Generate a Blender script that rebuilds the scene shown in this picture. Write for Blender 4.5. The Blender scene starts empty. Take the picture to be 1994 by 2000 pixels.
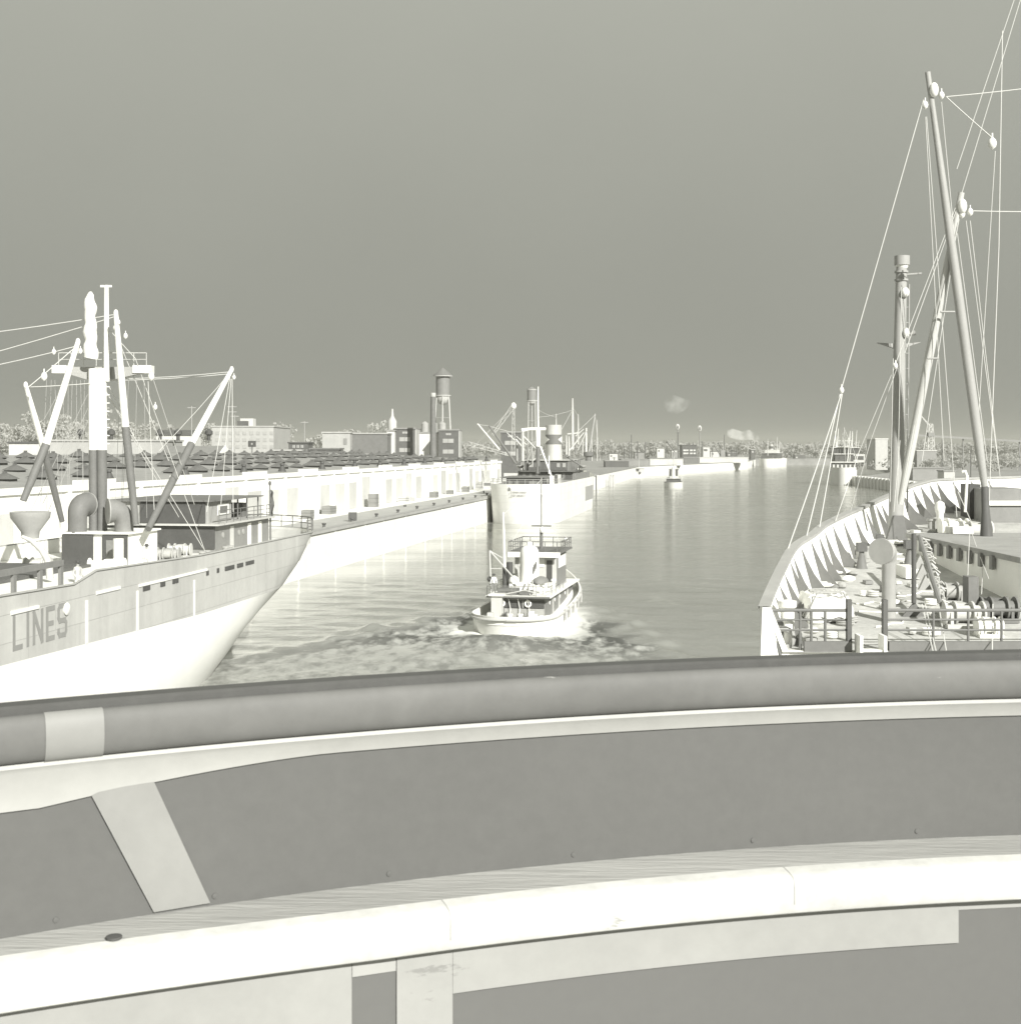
import bpy, math, random
import numpy as np
from mathutils import Vector, Matrix

# ---------------------------------------------------------------- camera, sky, sun, exposure
scene = bpy.context.scene
col = scene.collection
FPX, CX, HY, CAMZ = 2702.0, 997.0, 875.0, 16.0      # focal length, principal column and horizon row in photograph pixels, eye height
cam_d = bpy.data.cameras.new('camera'); cam = bpy.data.objects.new('camera', cam_d); col.objects.link(cam)
cam.location = (0, 0, CAMZ); cam.rotation_euler = (math.radians(90), 0, 0)
cam_d.sensor_width = 36; cam_d.lens = 36 * FPX / 2000.0; cam_d.shift_y = -(1000 - HY) / 2000.0
cam_d.dof.use_dof = True; cam_d.dof.focus_distance = 70.0; cam_d.dof.aperture_fstop = 26.0
cam_d.clip_start = 0.1; cam_d.clip_end = 20000
scene.camera = cam

SUN_AZ, SUN_EL = math.radians(150), math.radians(31)   # from +Y clockwise: behind the camera, to the right
world = bpy.data.worlds.new('World'); scene.world = world; world.use_nodes = True
nt = world.node_tree; nt.nodes.clear()
sky = nt.nodes.new('ShaderNodeTexSky'); sky.sky_type = 'NISHITA'; sky.sun_disc = False
sky.sun_elevation = SUN_EL; sky.sun_rotation = SUN_AZ; sky.dust_density = 3.0
bw = nt.nodes.new('ShaderNodeRGBToBW'); nt.links.new(sky.outputs[0], bw.inputs[0])
mr = nt.nodes.new('ShaderNodeMapRange'); nt.links.new(bw.outputs[0], mr.inputs[0])
mr.inputs[1].default_value = 1.5; mr.inputs[2].default_value = 8.0; mr.inputs[3].default_value = 2.46; mr.inputs[4].default_value = 2.30
vm = nt.nodes.new('ShaderNodeVectorMath'); vm.operation = 'SCALE'; vm.inputs[0].default_value = (0.985, 1.0, 0.878)
tcw = nt.nodes.new('ShaderNodeTexCoord'); sxw = nt.nodes.new('ShaderNodeSeparateXYZ'); nt.links.new(tcw.outputs['Generated'], sxw.inputs[0])
el = nt.nodes.new('ShaderNodeMapRange'); el.inputs[1].default_value = 0.0; el.inputs[2].default_value = 0.45; el.inputs[3].default_value = 0.84; el.inputs[4].default_value = 1.44; nt.links.new(sxw.outputs[2], el.inputs[0])
mw = nt.nodes.new('ShaderNodeMath'); mw.operation = 'MULTIPLY'; nt.links.new(mr.outputs[0], mw.inputs[0]); nt.links.new(el.outputs[0], mw.inputs[1])
nzw = nt.nodes.new('ShaderNodeTexNoise'); nzw.inputs['Scale'].default_value = 3.5; nzw.inputs['Detail'].default_value = 5; nt.links.new(tcw.outputs['Generated'], nzw.inputs[0])
mot = nt.nodes.new('ShaderNodeMapRange'); mot.inputs[1].default_value = .3; mot.inputs[2].default_value = .7; mot.inputs[3].default_value = .965; mot.inputs[4].default_value = 1.035; nt.links.new(nzw.outputs['Fac'], mot.inputs[0])
mw2 = nt.nodes.new('ShaderNodeMath'); mw2.operation = 'MULTIPLY'; nt.links.new(mw.outputs[0], mw2.inputs[0]); nt.links.new(mot.outputs[0], mw2.inputs[1])
nt.links.new(mw2.outputs[0], vm.inputs['Scale'])
bg = nt.nodes.new('ShaderNodeBackground'); bg.inputs[1].default_value = 0.1
nt.links.new(vm.outputs[0], bg.inputs[0])
wo = nt.nodes.new('ShaderNodeOutputWorld'); nt.links.new(bg.outputs[0], wo.inputs[0])

sun_d = bpy.data.lights.new('sun', 'SUN'); sun_d.energy = 4.8; sun_d.angle = math.radians(0.6); sun_d.color = (1.0, 0.985, 0.945)
sun = bpy.data.objects.new('sun', sun_d); col.objects.link(sun)
sdir = Vector((math.sin(SUN_AZ) * math.cos(SUN_EL), math.cos(SUN_AZ) * math.cos(SUN_EL), math.sin(SUN_EL)))
sun.rotation_euler = sdir.to_track_quat('Z', 'Y').to_euler(); sun.location = sdir * 300

vs = scene.view_settings
vs.view_transform = 'Standard'; vs.look = 'None'; vs.gamma = 1.0; vs.use_curve_mapping = False; vs.exposure = 0.5
scene.render.engine = 'CYCLES'
cy = scene.cycles; cy.use_denoising = True; cy.max_bounces = 6; cy.volume_bounces = 1
cy.caustics_reflective = False; cy.caustics_refractive = False
random.seed(7); rng = np.random.default_rng(7)

# ---------------------------------------------------------------- helpers
def P(x, y, Y):                      # photograph pixel + distance along the view -> point
    return Vector(((x - CX) * Y / FPX, Y, CAMZ - (y - HY) * Y / FPX))
def G(x, y, z=0.0):                  # photograph pixel on a level plane -> point
    return P(x, y, (CAMZ - z) * FPX / (y - HY))
class Frame:                         # a thing's own axes: s along it, b to the right, z up
    def __init__(f, x, y, slope, back=False):
        a = math.atan(slope); f.o = Vector((x, y, 0)); f.u = Vector((math.sin(a), math.cos(a), 0)); f.r = Vector((math.cos(a), -math.sin(a), 0))
        if back: f.u = -f.u
        f.k = 1.0
    def __call__(f, s, b, z): return f.o + (f.u * s + f.r * b + Vector((0, 0, z))) * f.k

class MB:
    def __init__(m): m.v = []; m.f = []; m.at = None
    def add(m, vs_, fs):
        n = len(m.v); m.v += [tuple(p) for p in vs_]; m.f += [tuple(i + n for i in q) for q in fs]; return m
    def hexa(m, p): return m.add(p, [(3, 2, 1, 0), (4, 5, 6, 7), (0, 1, 5, 4), (1, 2, 6, 5), (2, 3, 7, 6), (3, 0, 4, 7)])
    def box(m, x0, x1, y0, y1, z0, z1):
        return m.hexa([(x0, y0, z0), (x1, y0, z0), (x1, y1, z0), (x0, y1, z0), (x0, y0, z1), (x1, y0, z1), (x1, y1, z1), (x0, y1, z1)])
    def fbox(m, fr, s0, s1, b0, b1, z0, z1):
        return m.hexa([fr(s0, b0, z0), fr(s0, b1, z0), fr(s1, b1, z0), fr(s1, b0, z0), fr(s0, b0, z1), fr(s0, b1, z1), fr(s1, b1, z1), fr(s1, b0, z1)])
    def cyl(m, p0, p1, r0, r1=None, n=10):
        p0 = Vector(p0); p1 = Vector(p1); r1 = r0 if r1 is None else r1
        d = (p1 - p0).normalized(); a = d.orthogonal().normalized(); b = d.cross(a)
        ring = lambda p, r: [p + (a * math.cos(t) + b * math.sin(t)) * r for t in [2 * math.pi * i / n for i in range(n)]]
        fs = [(i, (i + 1) % n, n + (i + 1) % n, n + i) for i in range(n)] + [tuple(range(n))[::-1], tuple(range(n, 2 * n))]
        return m.add(ring(p0, r0) + ring(p1, r1), fs)
    def tube(m, pts, r, n=6):
        pts = [Vector(p) for p in pts]; k = len(pts); rr = r if isinstance(r, (list, tuple)) else [r] * k
        vs_ = []; a = None
        for i, p in enumerate(pts):
            d = (pts[min(i + 1, k - 1)] - pts[max(i - 1, 0)]).normalized()
            a = d.orthogonal().normalized() if a is None else (a - d * a.dot(d)).normalized()
            b = d.cross(a)
            vs_ += [p + (a * math.cos(2 * math.pi * j / n) + b * math.sin(2 * math.pi * j / n)) * rr[i] for j in range(n)]
        fs = [(i * n + j, i * n + (j + 1) % n, (i + 1) * n + (j + 1) % n, (i + 1) * n + j) for i in range(k - 1) for j in range(n)]
        fs += [tuple(range(n))[::-1], tuple(range((k - 1) * n, k * n))]
        return m.add(vs_, fs)
    def lathe(m, prof, o=(0, 0, 0), n=16, ax=None):
        o = Vector(o); ax = Vector(ax or (0, 0, 1)).normalized(); a = ax.orthogonal().normalized(); b = ax.cross(a); k = len(prof)
        vs_ = [o + ax * z + (a * math.cos(2 * math.pi * j / n) + b * math.sin(2 * math.pi * j / n)) * max(r, 1e-4) for r, z in prof for j in range(n)]
        fs = [(i * n + j, i * n + (j + 1) % n, (i + 1) * n + (j + 1) % n, (i + 1) * n + j) for i in range(k - 1) for j in range(n)]
        fs += [tuple(range(n))[::-1], tuple(range((k - 1) * n, k * n))]
        return m.add(vs_, fs)
    def loft(m, rings, close=False):
        n = len(rings[0]); k = len(rings)
        vs_ = [p for r in rings for p in r]; e = n if close else n - 1
        return m.add(vs_, [(i * n + j, i * n + (j + 1) % n, (i + 1) * n + (j + 1) % n, (i + 1) * n + j) for i in range(k - 1) for j in range(e)])
    def prism(m, poly, d):                 # planar polygon extruded by d
        n = len(poly); d = Vector(d); p2 = [Vector(p) + d for p in poly]
        return m.add([Vector(p) for p in poly] + p2, [tuple(range(n))[::-1], tuple(range(n, 2 * n))] + [(i, (i + 1) % n, n + (i + 1) % n, n + i) for i in range(n)])
    def ell(m, c, rx, ry, rz, n=12, k=8):
        return m.loft([[Vector(c) + Vector((rx * math.sin(a) * math.cos(t), ry * math.sin(a) * math.sin(t), -rz * math.cos(a)))
                        for t in [2 * math.pi * j / n for j in range(n)]] for a in [0.02 + (math.pi - 0.04) * i / k for i in range(k + 1)]], True)
    def build(m, name, mat, parent=None, smooth=True, flip=True):
        me = bpy.data.meshes.new(name); me.from_pydata([tuple(v) for v in m.v], [], m.f); me.update()
        if flip:
            import bmesh
            bm = bmesh.new(); bm.from_mesh(me); bmesh.ops.recalc_face_normals(bm, faces=bm.faces); bm.to_mesh(me); bm.free()
        me.materials.append(MAT[mat] if isinstance(mat, str) else mat)
        if smooth:
            me.polygons.foreach_set('use_smooth', [True] * len(me.polygons)); me.set_sharp_from_angle(angle=math.radians(38))
        o = bpy.data.objects.new(name, me); col.objects.link(o)
        if parent is not None:
            o.parent = parent; q = parent
            while q is not None: o.location = o.location - q.location; q = q.parent
        return o
def tag(o, label=None, cat=None, group=None, kind=None):
    if label: o['label'] = label
    if cat: o['category'] = cat
    if group: o['group'] = group
    if kind: o['kind'] = kind
    return o
def thing(name, loc, label, cat, group=None):
    e = bpy.data.objects.new(name, None); col.objects.link(e); e.location = loc; e.empty_display_size = 0.5
    return tag(e, label, cat, group)
def part(name, mat, parent, fn, smooth=True):
    m = MB(); fn(m); return m.build(name, mat, parent, smooth)
def wires(parent, lst, r=0.016, mat='wire', name='rigging_wire'):
    for p0, p1 in lst:
        p0 = Vector(p0); p1 = Vector(p1); L = (p1 - p0).length
        sag = Vector((0, 0, -0.006 * L)) if abs((p1 - p0).normalized().z) < .8 else Vector((0, 0, 0))
        pts = [p0.lerp(p1, t) + sag * (4 * t * (1 - t)) for t in (0, .25, .5, .75, 1)]
        MB().tube(pts, r, 5).build(name, mat, parent)
def copy_tree(o, parent=None):
    c = o.copy(); col.objects.link(c); c.parent = parent
    for ch in o.children: copy_tree(ch, c)
    return c

# ---------------------------------------------------------------- materials
MAT = {}
def paint(name, v, rough=0.6, var=0.10, scale=0.8, streak=0.0, tint=(1.0, 1.0, 0.95), bump=0.0, fine=9.0, spec=0.3):
    m = bpy.data.materials.new(name); m.use_nodes = True; t = m.node_tree; N = t.nodes; L = t.links
    b = N['Principled BSDF']; b.inputs['Roughness'].default_value = rough; b.inputs['Specular IOR Level'].default_value = spec
    tc = N.new('ShaderNodeTexCoord')
    def noise(sc, det, stretch=1.0):
        mp = N.new('ShaderNodeMapping'); mp.inputs['Scale'].default_value = (1, 1, stretch); L.new(tc.outputs['Object'], mp.inputs[0])
        n = N.new('ShaderNodeTexNoise'); n.inputs['Scale'].default_value = sc; n.inputs['Detail'].default_value = det; n.inputs['Roughness'].default_value = .62
        L.new(mp.outputs[0], n.inputs[0]); return n.outputs['Fac']
    def lin(src, a, c):
        r = N.new('ShaderNodeMapRange'); r.inputs[1].default_value = .3; r.inputs[2].default_value = .7; r.inputs[3].default_value = a; r.inputs[4].default_value = c
        L.new(src, r.inputs[0]); return r.outputs[0]
    def mul(a, c):
        q = N.new('ShaderNodeMath'); q.operation = 'MULTIPLY'; L.new(a, q.inputs[0]); L.new(c, q.inputs[1]); return q.outputs[0]
    f = mul(lin(noise(scale, 5), 1 - var, 1 + var), lin(noise(fine * scale, 4), 1 - var * .6, 1 + var * .6))
    if streak: f = mul(f, lin(noise(scale * 2.2, 4, 0.07), 1 - streak, 1 + streak * .4))
    sc_ = N.new('ShaderNodeVectorMath'); sc_.operation = 'SCALE'; sc_.inputs[0].default_value = tuple(v * k for k in tint); L.new(f, sc_.inputs['Scale'])
    L.new(sc_.outputs[0], b.inputs['Base Color'])
    if bump:
        bp = N.new('ShaderNodeBump'); bp.inputs['Strength'].default_value = bump; bp.inputs['Distance'].default_value = .02
        L.new(noise(fine * scale * 2, 3), bp.inputs['Height']); L.new(bp.outputs[0], b.inputs['Normal'])
    MAT[name] = m; return m
paint('white', .83, var=.03, rough=.7)
paint('whitewear', .80, var=.07, scale=.35, streak=.05)
paint('hullpale', .53, var=.045, scale=.25, streak=.07, rough=.55)
paint('hullmark', .30, var=.06, scale=2)
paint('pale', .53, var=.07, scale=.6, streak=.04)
paint('light', .38, var=.08, scale=.7, streak=.04)
paint('mid', .235, var=.08, scale=.8, streak=.05)
paint('middark', .175, var=.10, scale=.9)
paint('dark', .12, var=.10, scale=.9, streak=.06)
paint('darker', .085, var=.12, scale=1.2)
paint('wire', .62, var=.05, scale=1, rough=.5)
paint('wirefaint', .42, var=.05, scale=1, rough=.6)
paint('deckpale', .52, var=.16, scale=.5, rough=.8, bump=.2)
paint('deckgrey', .22, var=.10, scale=.9, rough=.85, bump=.2)
paint('canvas', .34, var=.10, scale=1.6, rough=.9, bump=.4)
paint('tarp', .72, var=.10, scale=1.6, rough=.9, bump=.4)
paint('farwall', .43, var=.08, scale=.15, streak=.08)
paint('doorpale', .60, var=.06, scale=.4, streak=.06)
paint('doorgrey', .52, var=.06, scale=.4, streak=.06)
paint('postgrey', .37, var=.05, scale=1.2, rough=.5)
paint('roof', .31, var=.14, scale=.25, rough=.9)
paint('vent', .135, var=.16, scale=.8, rough=.85)
paint('ground', .28, var=.22, scale=.08, rough=.95)
paint('apron', .40, var=.12, scale=.15, rough=.9, bump=.2)
paint('quayface', .82, var=.05, scale=.3, streak=.05, rough=.9)
paint('farpale', .60, var=.08, scale=.2)
paint('farmid', .27, var=.10, scale=.2)
paint('fardark', .11, var=.12, scale=.2)
paint('cap', .19, var=.05, scale=3, rough=.6, bump=.05, spec=.2)
paint('lip', .085, var=.08, scale=4, rough=.5)
paint('panel', .172, var=.025, scale=1.2, rough=.6, fine=40)
paint('lowpanel', .145, var=.03, scale=1.2, rough=.6, fine=40)
paint('brace', .385, var=.03, scale=2, rough=.55)  # tone of a post's cast shadow on the parapet, painted pale
paint('ledge_shadow_tone', .44, var=.03, scale=2, rough=.6)  # pale tone standing for the shadow under the ledge
paint('steelwhite', .78, var=.05, scale=4, rough=.6)
def plated(name, v, slope, pw, ph, **k):
    m = paint(name, v, **k); t = m.node_tree; N = t.nodes; L = t.links; b = N['Principled BSDF']; a = math.atan(slope)
    tc = N.new('ShaderNodeTexCoord'); dt = N.new('ShaderNodeVectorMath'); dt.operation = 'DOT_PRODUCT'; dt.inputs[1].default_value = (math.sin(a), math.cos(a), 0); L.new(tc.outputs['Object'], dt.inputs[0])
    sx = N.new('ShaderNodeSeparateXYZ'); L.new(tc.outputs['Object'], sx.inputs[0]); cb = N.new('ShaderNodeCombineXYZ'); L.new(dt.outputs['Value'], cb.inputs[0]); L.new(sx.outputs[2], cb.inputs[1])
    br = N.new('ShaderNodeTexBrick'); br.inputs['Scale'].default_value = 1.0; br.inputs['Brick Width'].default_value = pw; br.inputs['Row Height'].default_value = ph; br.inputs['Mortar Size'].default_value = .022; br.inputs['Mortar Smooth'].default_value = .4
    br.inputs['Color1'].default_value = (.97, .97, .97, 1); br.inputs['Color2'].default_value = (1.03, 1.03, 1.03, 1); br.inputs['Mortar'].default_value = (.80, .80, .80, 1); L.new(cb.outputs[0], br.inputs[0])
    src = b.inputs['Base Color'].links[0].from_socket; mu = N.new('ShaderNodeVectorMath'); mu.operation = 'MULTIPLY'; L.new(src, mu.inputs[0]); L.new(br.outputs['Color'], mu.inputs[1]); L.new(mu.outputs[0], b.inputs['Base Color'])
    bp = N.new('ShaderNodeBump'); bp.inputs['Strength'].default_value = .5; bp.inputs['Distance'].default_value = .05; nz = N.new('ShaderNodeTexNoise'); nz.inputs['Scale'].default_value = .55; L.new(tc.outputs['Object'], nz.inputs[0])
    ad = N.new('ShaderNodeMath'); ad.operation = 'MULTIPLY_ADD'; ad.inputs[1].default_value = -.3; L.new(br.outputs['Fac'], ad.inputs[0]); L.new(nz.outputs['Fac'], ad.inputs[2]); L.new(ad.outputs[0], bp.inputs['Height']); L.new(bp.outputs[0], b.inputs['Normal'])
plated('hullpale', .53, .15, 5.5, 1.35, var=.06, scale=.25, streak=.14, rough=.5)
plated('hullwhite', .84, .16, 6.5, 1.5, var=.05, scale=.2, streak=.09, rough=.6)
def worn(name, v, chip, amt, chips=9.0, **k):
    m = paint(name, v, **k); t = m.node_tree; N = t.nodes; L = t.links; b = N['Principled BSDF']; src = b.inputs['Base Color'].links[0].from_socket
    tc = N.new('ShaderNodeTexCoord'); mp = N.new('ShaderNodeMapping'); mp.inputs['Scale'].default_value = (.35, 1, 1.6); L.new(tc.outputs['Object'], mp.inputs[0])
    nz = N.new('ShaderNodeTexNoise'); nz.inputs['Scale'].default_value = chips; nz.inputs['Detail'].default_value = 9; nz.inputs['Roughness'].default_value = .72; L.new(mp.outputs[0], nz.inputs[0])
    r = N.new('ShaderNodeMapRange'); r.inputs[1].default_value = 1 - amt; r.inputs[2].default_value = 1 - amt + .03; L.new(nz.outputs['Fac'], r.inputs[0])
    mx = N.new('ShaderNodeMix'); mx.data_type = 'RGBA'; L.new(r.outputs[0], mx.inputs['Factor']); L.new(src, mx.inputs['A']); mx.inputs['B'].default_value = (chip, chip, chip * .95, 1); L.new(mx.outputs['Result'], b.inputs['Base Color'])
    bp = N.new('ShaderNodeBump'); bp.inputs['Strength'].default_value = .35; bp.inputs['Distance'].default_value = .002; n2 = N.new('ShaderNodeTexNoise'); n2.inputs['Scale'].default_value = 26; n2.inputs['Detail'].default_value = 6; L.new(tc.outputs['Object'], n2.inputs[0]); L.new(n2.outputs['Fac'], bp.inputs['Height']); L.new(bp.outputs[0], b.inputs['Normal'])
worn('cap', .16, .38, .345, var=.10, scale=3, rough=.6, spec=.2); worn('panel', .124, .17, .31, 5.0, var=.06, scale=1.6, rough=.6, fine=30); worn('steelwhite', .58, .36, .36, 11.0, var=.14, scale=4, rough=.6); worn('brace', .27, .2, .31, 10.0, var=.06, scale=3, rough=.55); worn('cap_shadow', .44, .3, .31, 10.0, var=.06, scale=3, rough=.6); worn('ledge_shadow_tone', .335, .25, .33, 7.0, var=.07, scale=2.5, rough=.6); worn('lip', .085, .4, .33, 12.0, var=.12, scale=5, rough=.5)  # cap strip, diagonal band and under-ledge tones imitate cast shadows
def leaf_material(name, v):
    m = paint(name, v, var=.16, scale=.10, rough=1.0, spec=0.0); t = m.node_tree; N = t.nodes; L = t.links
    b = N['Principled BSDF']; src = b.inputs['Base Color'].links[0].from_socket; tr = N.new('ShaderNodeBsdfTranslucent'); L.new(src, tr.inputs[0])
    mx = N.new('ShaderNodeMixShader'); mx.inputs[0].default_value = .5; L.new(b.outputs[0], mx.inputs[1]); L.new(tr.outputs[0], mx.inputs[2]); L.new(mx.outputs[0], N['Material Output'].inputs[0])
leaf_material('foliage', .60); leaf_material('farfoliage', .52)
def wood():
    m = paint('teak', .37, var=.10, scale=5, rough=.6, bump=.25); t = m.node_tree
    for n in t.nodes:
        if n.type == 'MAPPING': n.inputs['Scale'].default_value = (0.12, 1, 1.6)
wood()

# water: grey harbour water that mirrors what stands over it, broken by small ripples; churned wake where 'foam' says so
def water_material():
    m = bpy.data.materials.new('water'); m.use_nodes = True; t = m.node_tree; N = t.nodes; L = t.links; N.clear()
    out = N.new('ShaderNodeOutputMaterial'); tc = N.new('ShaderNodeTexCoord')
    def noise(scale, sx, sy, det=3, rot=0.0):
        mp = N.new('ShaderNodeMapping'); mp.inputs['Scale'].default_value = (sx, sy, 1); mp.inputs['Rotation'].default_value = (0, 0, rot); L.new(tc.outputs['Object'], mp.inputs[0])
        n = N.new('ShaderNodeTexNoise'); n.inputs['Scale'].default_value = scale; n.inputs['Detail'].default_value = det; n.inputs['Roughness'].default_value = .6
        L.new(mp.outputs[0], n.inputs[0]); return n.outputs['Fac']
    def math_(op, a, b):
        q = N.new('ShaderNodeMath'); q.operation = op
        for i, s in ((0, a), (1, b)):
            if isinstance(s, (int, float)): q.inputs[i].default_value = s
            else: L.new(s, q.inputs[i])
        return q.outputs[0]
    h = math_('ADD', math_('MULTIPLY', noise(.55, .55, 1.6, 4, .06), .55), math_('MULTIPLY', noise(2.0, .45, 1.5, 4, -.1), .26))
    h = math_('ADD', h, math_('MULTIPLY', noise(.12, .35, 1.2, 2, .2), .55))
    bp = N.new('ShaderNodeBump'); bp.inputs['Strength'].default_value = .21; bp.inputs['Distance'].default_value = .45; L.new(h, bp.inputs['Height'])
    at = N.new('ShaderNodeAttribute'); at.attribute_name = 'foam'
    fn = noise(.9, 1.0, .40, 12, -.5); fn2 = noise(.20, 1.0, .7, 5, .2)
    mask = N.new('ShaderNodeMapRange'); mask.inputs[1].default_value = .50; mask.inputs[2].default_value = .66
    a2 = N.new('ShaderNodeAttribute'); a2.attribute_name = 'crest'; a3 = N.new('ShaderNodeAttribute'); a3.attribute_name = 'churn'
    L.new(math_('ADD', math_('ADD', math_('MULTIPLY', fn, .72), math_('MULTIPLY', fn2, .36)), math_('SUBTRACT', math_('MULTIPLY', a2.outputs['Fac'], .13), math_('MULTIPLY', a3.outputs['Fac'], .16))), mask.inputs[0])
    foam = math_('MULTIPLY', mask.outputs[0], at.outputs['Fac'])
    dif = N.new('ShaderNodeBsdfDiffuse'); L.new(bp.outputs[0], dif.inputs['Normal'])
    mc = N.new('ShaderNodeMix'); mc.data_type = 'RGBA'; L.new(foam, mc.inputs['Factor'])
    ca = N.new('ShaderNodeMix'); ca.data_type = 'RGBA'; L.new(math_('MINIMUM', math_('ADD', math_('MULTIPLY', at.outputs['Fac'], .40), a3.outputs['Fac']), 1.0), ca.inputs['Factor']); ca.inputs['A'].default_value = (.30, .305, .28, 1); ca.inputs['B'].default_value = (.72, .725, .69, 1)
    L.new(ca.outputs['Result'], mc.inputs['A']); mc.inputs['B'].default_value = (.088, .09, .083, 1); L.new(mc.outputs['Result'], dif.inputs['Color'])
    gl = N.new('ShaderNodeBsdfGlossy'); gl.inputs['Roughness'].default_value = .09; gl.inputs['Color'].default_value = (.97, .97, .95, 1); L.new(bp.outputs[0], gl.inputs['Normal'])
    fr = N.new('ShaderNodeFresnel'); fr.inputs['IOR'].default_value = 2.2; L.new(bp.outputs[0], fr.inputs['Normal'])
    fac = math_('MINIMUM', math_('ADD', math_('MULTIPLY', fr.outputs[0], .60), .46), .96)
    slick = N.new('ShaderNodeMapRange'); slick.inputs[1].default_value = .45; slick.inputs[2].default_value = .68; slick.inputs[3].default_value = 1.0; slick.inputs[4].default_value = .62; L.new(noise(.055, .16, 1.5, 6, .1), slick.inputs[0])
    fac = math_('MULTIPLY', fac, slick.outputs[0])
    fac = math_('MULTIPLY', fac, math_('SUBTRACT', 1.0, math_('MULTIPLY', at.outputs['Fac'], .80)))
    mx = N.new('ShaderNodeMixShader'); L.new(fac, mx.inputs[0]); L.new(dif.outputs[0], mx.inputs[1]); L.new(gl.outputs[0], mx.inputs[2])
    L.new(mx.outputs[0], out.inputs[0]); MAT['water'] = m
water_material()

# ---------------------------------------------------------------- hulls
def hull_rings(fr, L, B, levels, stern, bow, n=44, sp=2.0, bp_=1.7):
    """levels: z values; stern(z)->(s0, run), bow(z)->(s1, run); returns closed rings, starboard then back along port"""
    rings = []
    for z in levels:
        s0, rs = stern(z); s1, rb = bow(z); Bz = B(z) if callable(B) else B
        st = []
        for i in range(n + 1):
            u = i / n; u = .5 - .5 * math.cos(math.pi * u); s = s0 + (s1 - s0) * u
            ts = min(1, max(0, (s - s0) / rs)); tb = min(1, max(0, (s1 - s) / rb))
            hb = Bz * (1 - (1 - ts) ** sp) ** (1 / sp) * (1 - (1 - tb) ** bp_)
            st.append((s, hb))
        rings.append([fr(s, hb, z) for s, hb in st] + [fr(s, -hb, z) for s, hb in st[-2:0:-1]])
    return rings
def offset_ring(ring, fr, d, z):
    c = sum((Vector(p) for p in ring), Vector()) / len(ring); out = []
    n = len(ring)
    for i, p in enumerate(ring):
        t = (Vector(ring[(i + 1) % n]) - Vector(ring[i - 1])); t.z = 0
        nn = Vector((t.y, -t.x, 0)).normalized() if t.length > 1e-6 else Vector((0, 0, 0))
        if nn.dot(Vector(p) - c) > 0: nn = -nn
        q = Vector(p) + nn * d; q.z = z; out.append(q)
    return out
def rail(parent, pts, h, step=1.6, bars=3, r=.03, mat='mid', rn='hand_rail', sn='stanchion'):
    pts = [Vector(p) for p in pts]
    for k in range(bars):
        MB().tube([p + Vector((0, 0, h * (k + 1) / bars)) for p in pts], r if k == bars - 1 else r * .7, 6).build(rn, mat, parent)
    d = 0.0; nxt = 0.0
    for a, b in zip(pts[:-1], pts[1:]):
        L_ = (b - a).length
        while nxt <= d + L_ + 1e-6:
            p = a.lerp(b, min(1, (nxt - d) / max(L_, 1e-6))); MB().cyl(p, p + Vector((0, 0, h)), r * .9, n=6).build(sn, mat, parent); nxt += step
        d += L_
def cowl(parent, base, r, h, face, R, mat_out='mid', mat_in='light', name='cowl_ventilator'):
    """deck ventilator: a pipe whose head bends over into a flared round mouth; face = heading (x,y)"""
    f = Vector((face[0], face[1], 0)).normalized(); b = Vector(base)
    pts = [b, b + Vector((0, 0, h))]; rr = [r, r]
    for i in range(1, 7):
        a = math.pi / 2 * i / 6
        pts.append(b + Vector((0, 0, h)) + Vector((0, 0, 1)) * R * math.sin(a) * 1.0 + f * R * .9 * (1 - math.cos(a))); rr.append(r + (R * .95 - r) * (i / 6) ** .8)
    pts.append(pts[-1] + f * R * .35); rr.append(R * 1.0)
    v = MB().tube(pts, rr, 20).build(name, mat_out, parent)
    e = pts[-1] + f * .012
    mouth = MB().lathe([(R * .93, 0), (R * .92, .01), (0, .012)], e, 20, f); mouth.build('mouth', mat_in, v)
    MB().lathe([(R * .94, -.02), (R * 1.05, -.02), (R * 1.05, .05), (R * .94, .05)], e, 20, f).build('mouth_rim', 'light', v)
    return v
def winch(parent, c, mat='light', w=1.6, k_=1.0):
    c = Vector(c)
    m = MB(); m.cyl(c + Vector((-w / 2, 0, .55)), c + Vector((w / 2, 0, .55)), .32, n=14)
    for k in (-1, -.45, .45, 1): m.cyl(c + Vector((k * w / 2 - .04, 0, .55)), c + Vector((k * w / 2 + .04, 0, .55)), .48, n=16)
    m.box(c.x - w / 2, c.x + w / 2, c.y - .5, c.y + .5, c.z, c.z + .16)
    for k in (-.7, .7): m.box(c.x + k * w / 2 - .06, c.x + k * w / 2 + .06, c.y - .35, c.y + .35, c.z + .1, c.z + .62)
    m.box(c.x - .3, c.x + .3, c.y + .3, c.y + .9, c.z + .1, c.z + .9)
    m.v = [tuple(c + (Vector(v) - c) * k_) for v in m.v]
    return m.build('deck_winch', mat, parent)
def bitts(parent, c, r=.16, h=.55, gap=.7, mat='light', ax=(0, 1)):
    c = Vector(c); a = Vector((ax[0], ax[1], 0)).normalized() * gap / 2; m = MB()
    for k in (-1, 1):
        m.lathe([(r, 0), (r, h * .8), (r * 1.3, h * .85), (r * 1.3, h), (0, h * 1.02)], c + a * k, 12)
    q = a * 2.0; w = Vector((-a.y, a.x, 0)).normalized() * r * 1.8
    m.hexa([c - q - w, c - q + w, c + q + w, c + q - w] + [p + Vector((0, 0, .09)) for p in (c - q - w, c - q + w, c + q + w, c + q - w)])
    return m.build('mooring_bitts', mat, parent)
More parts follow.
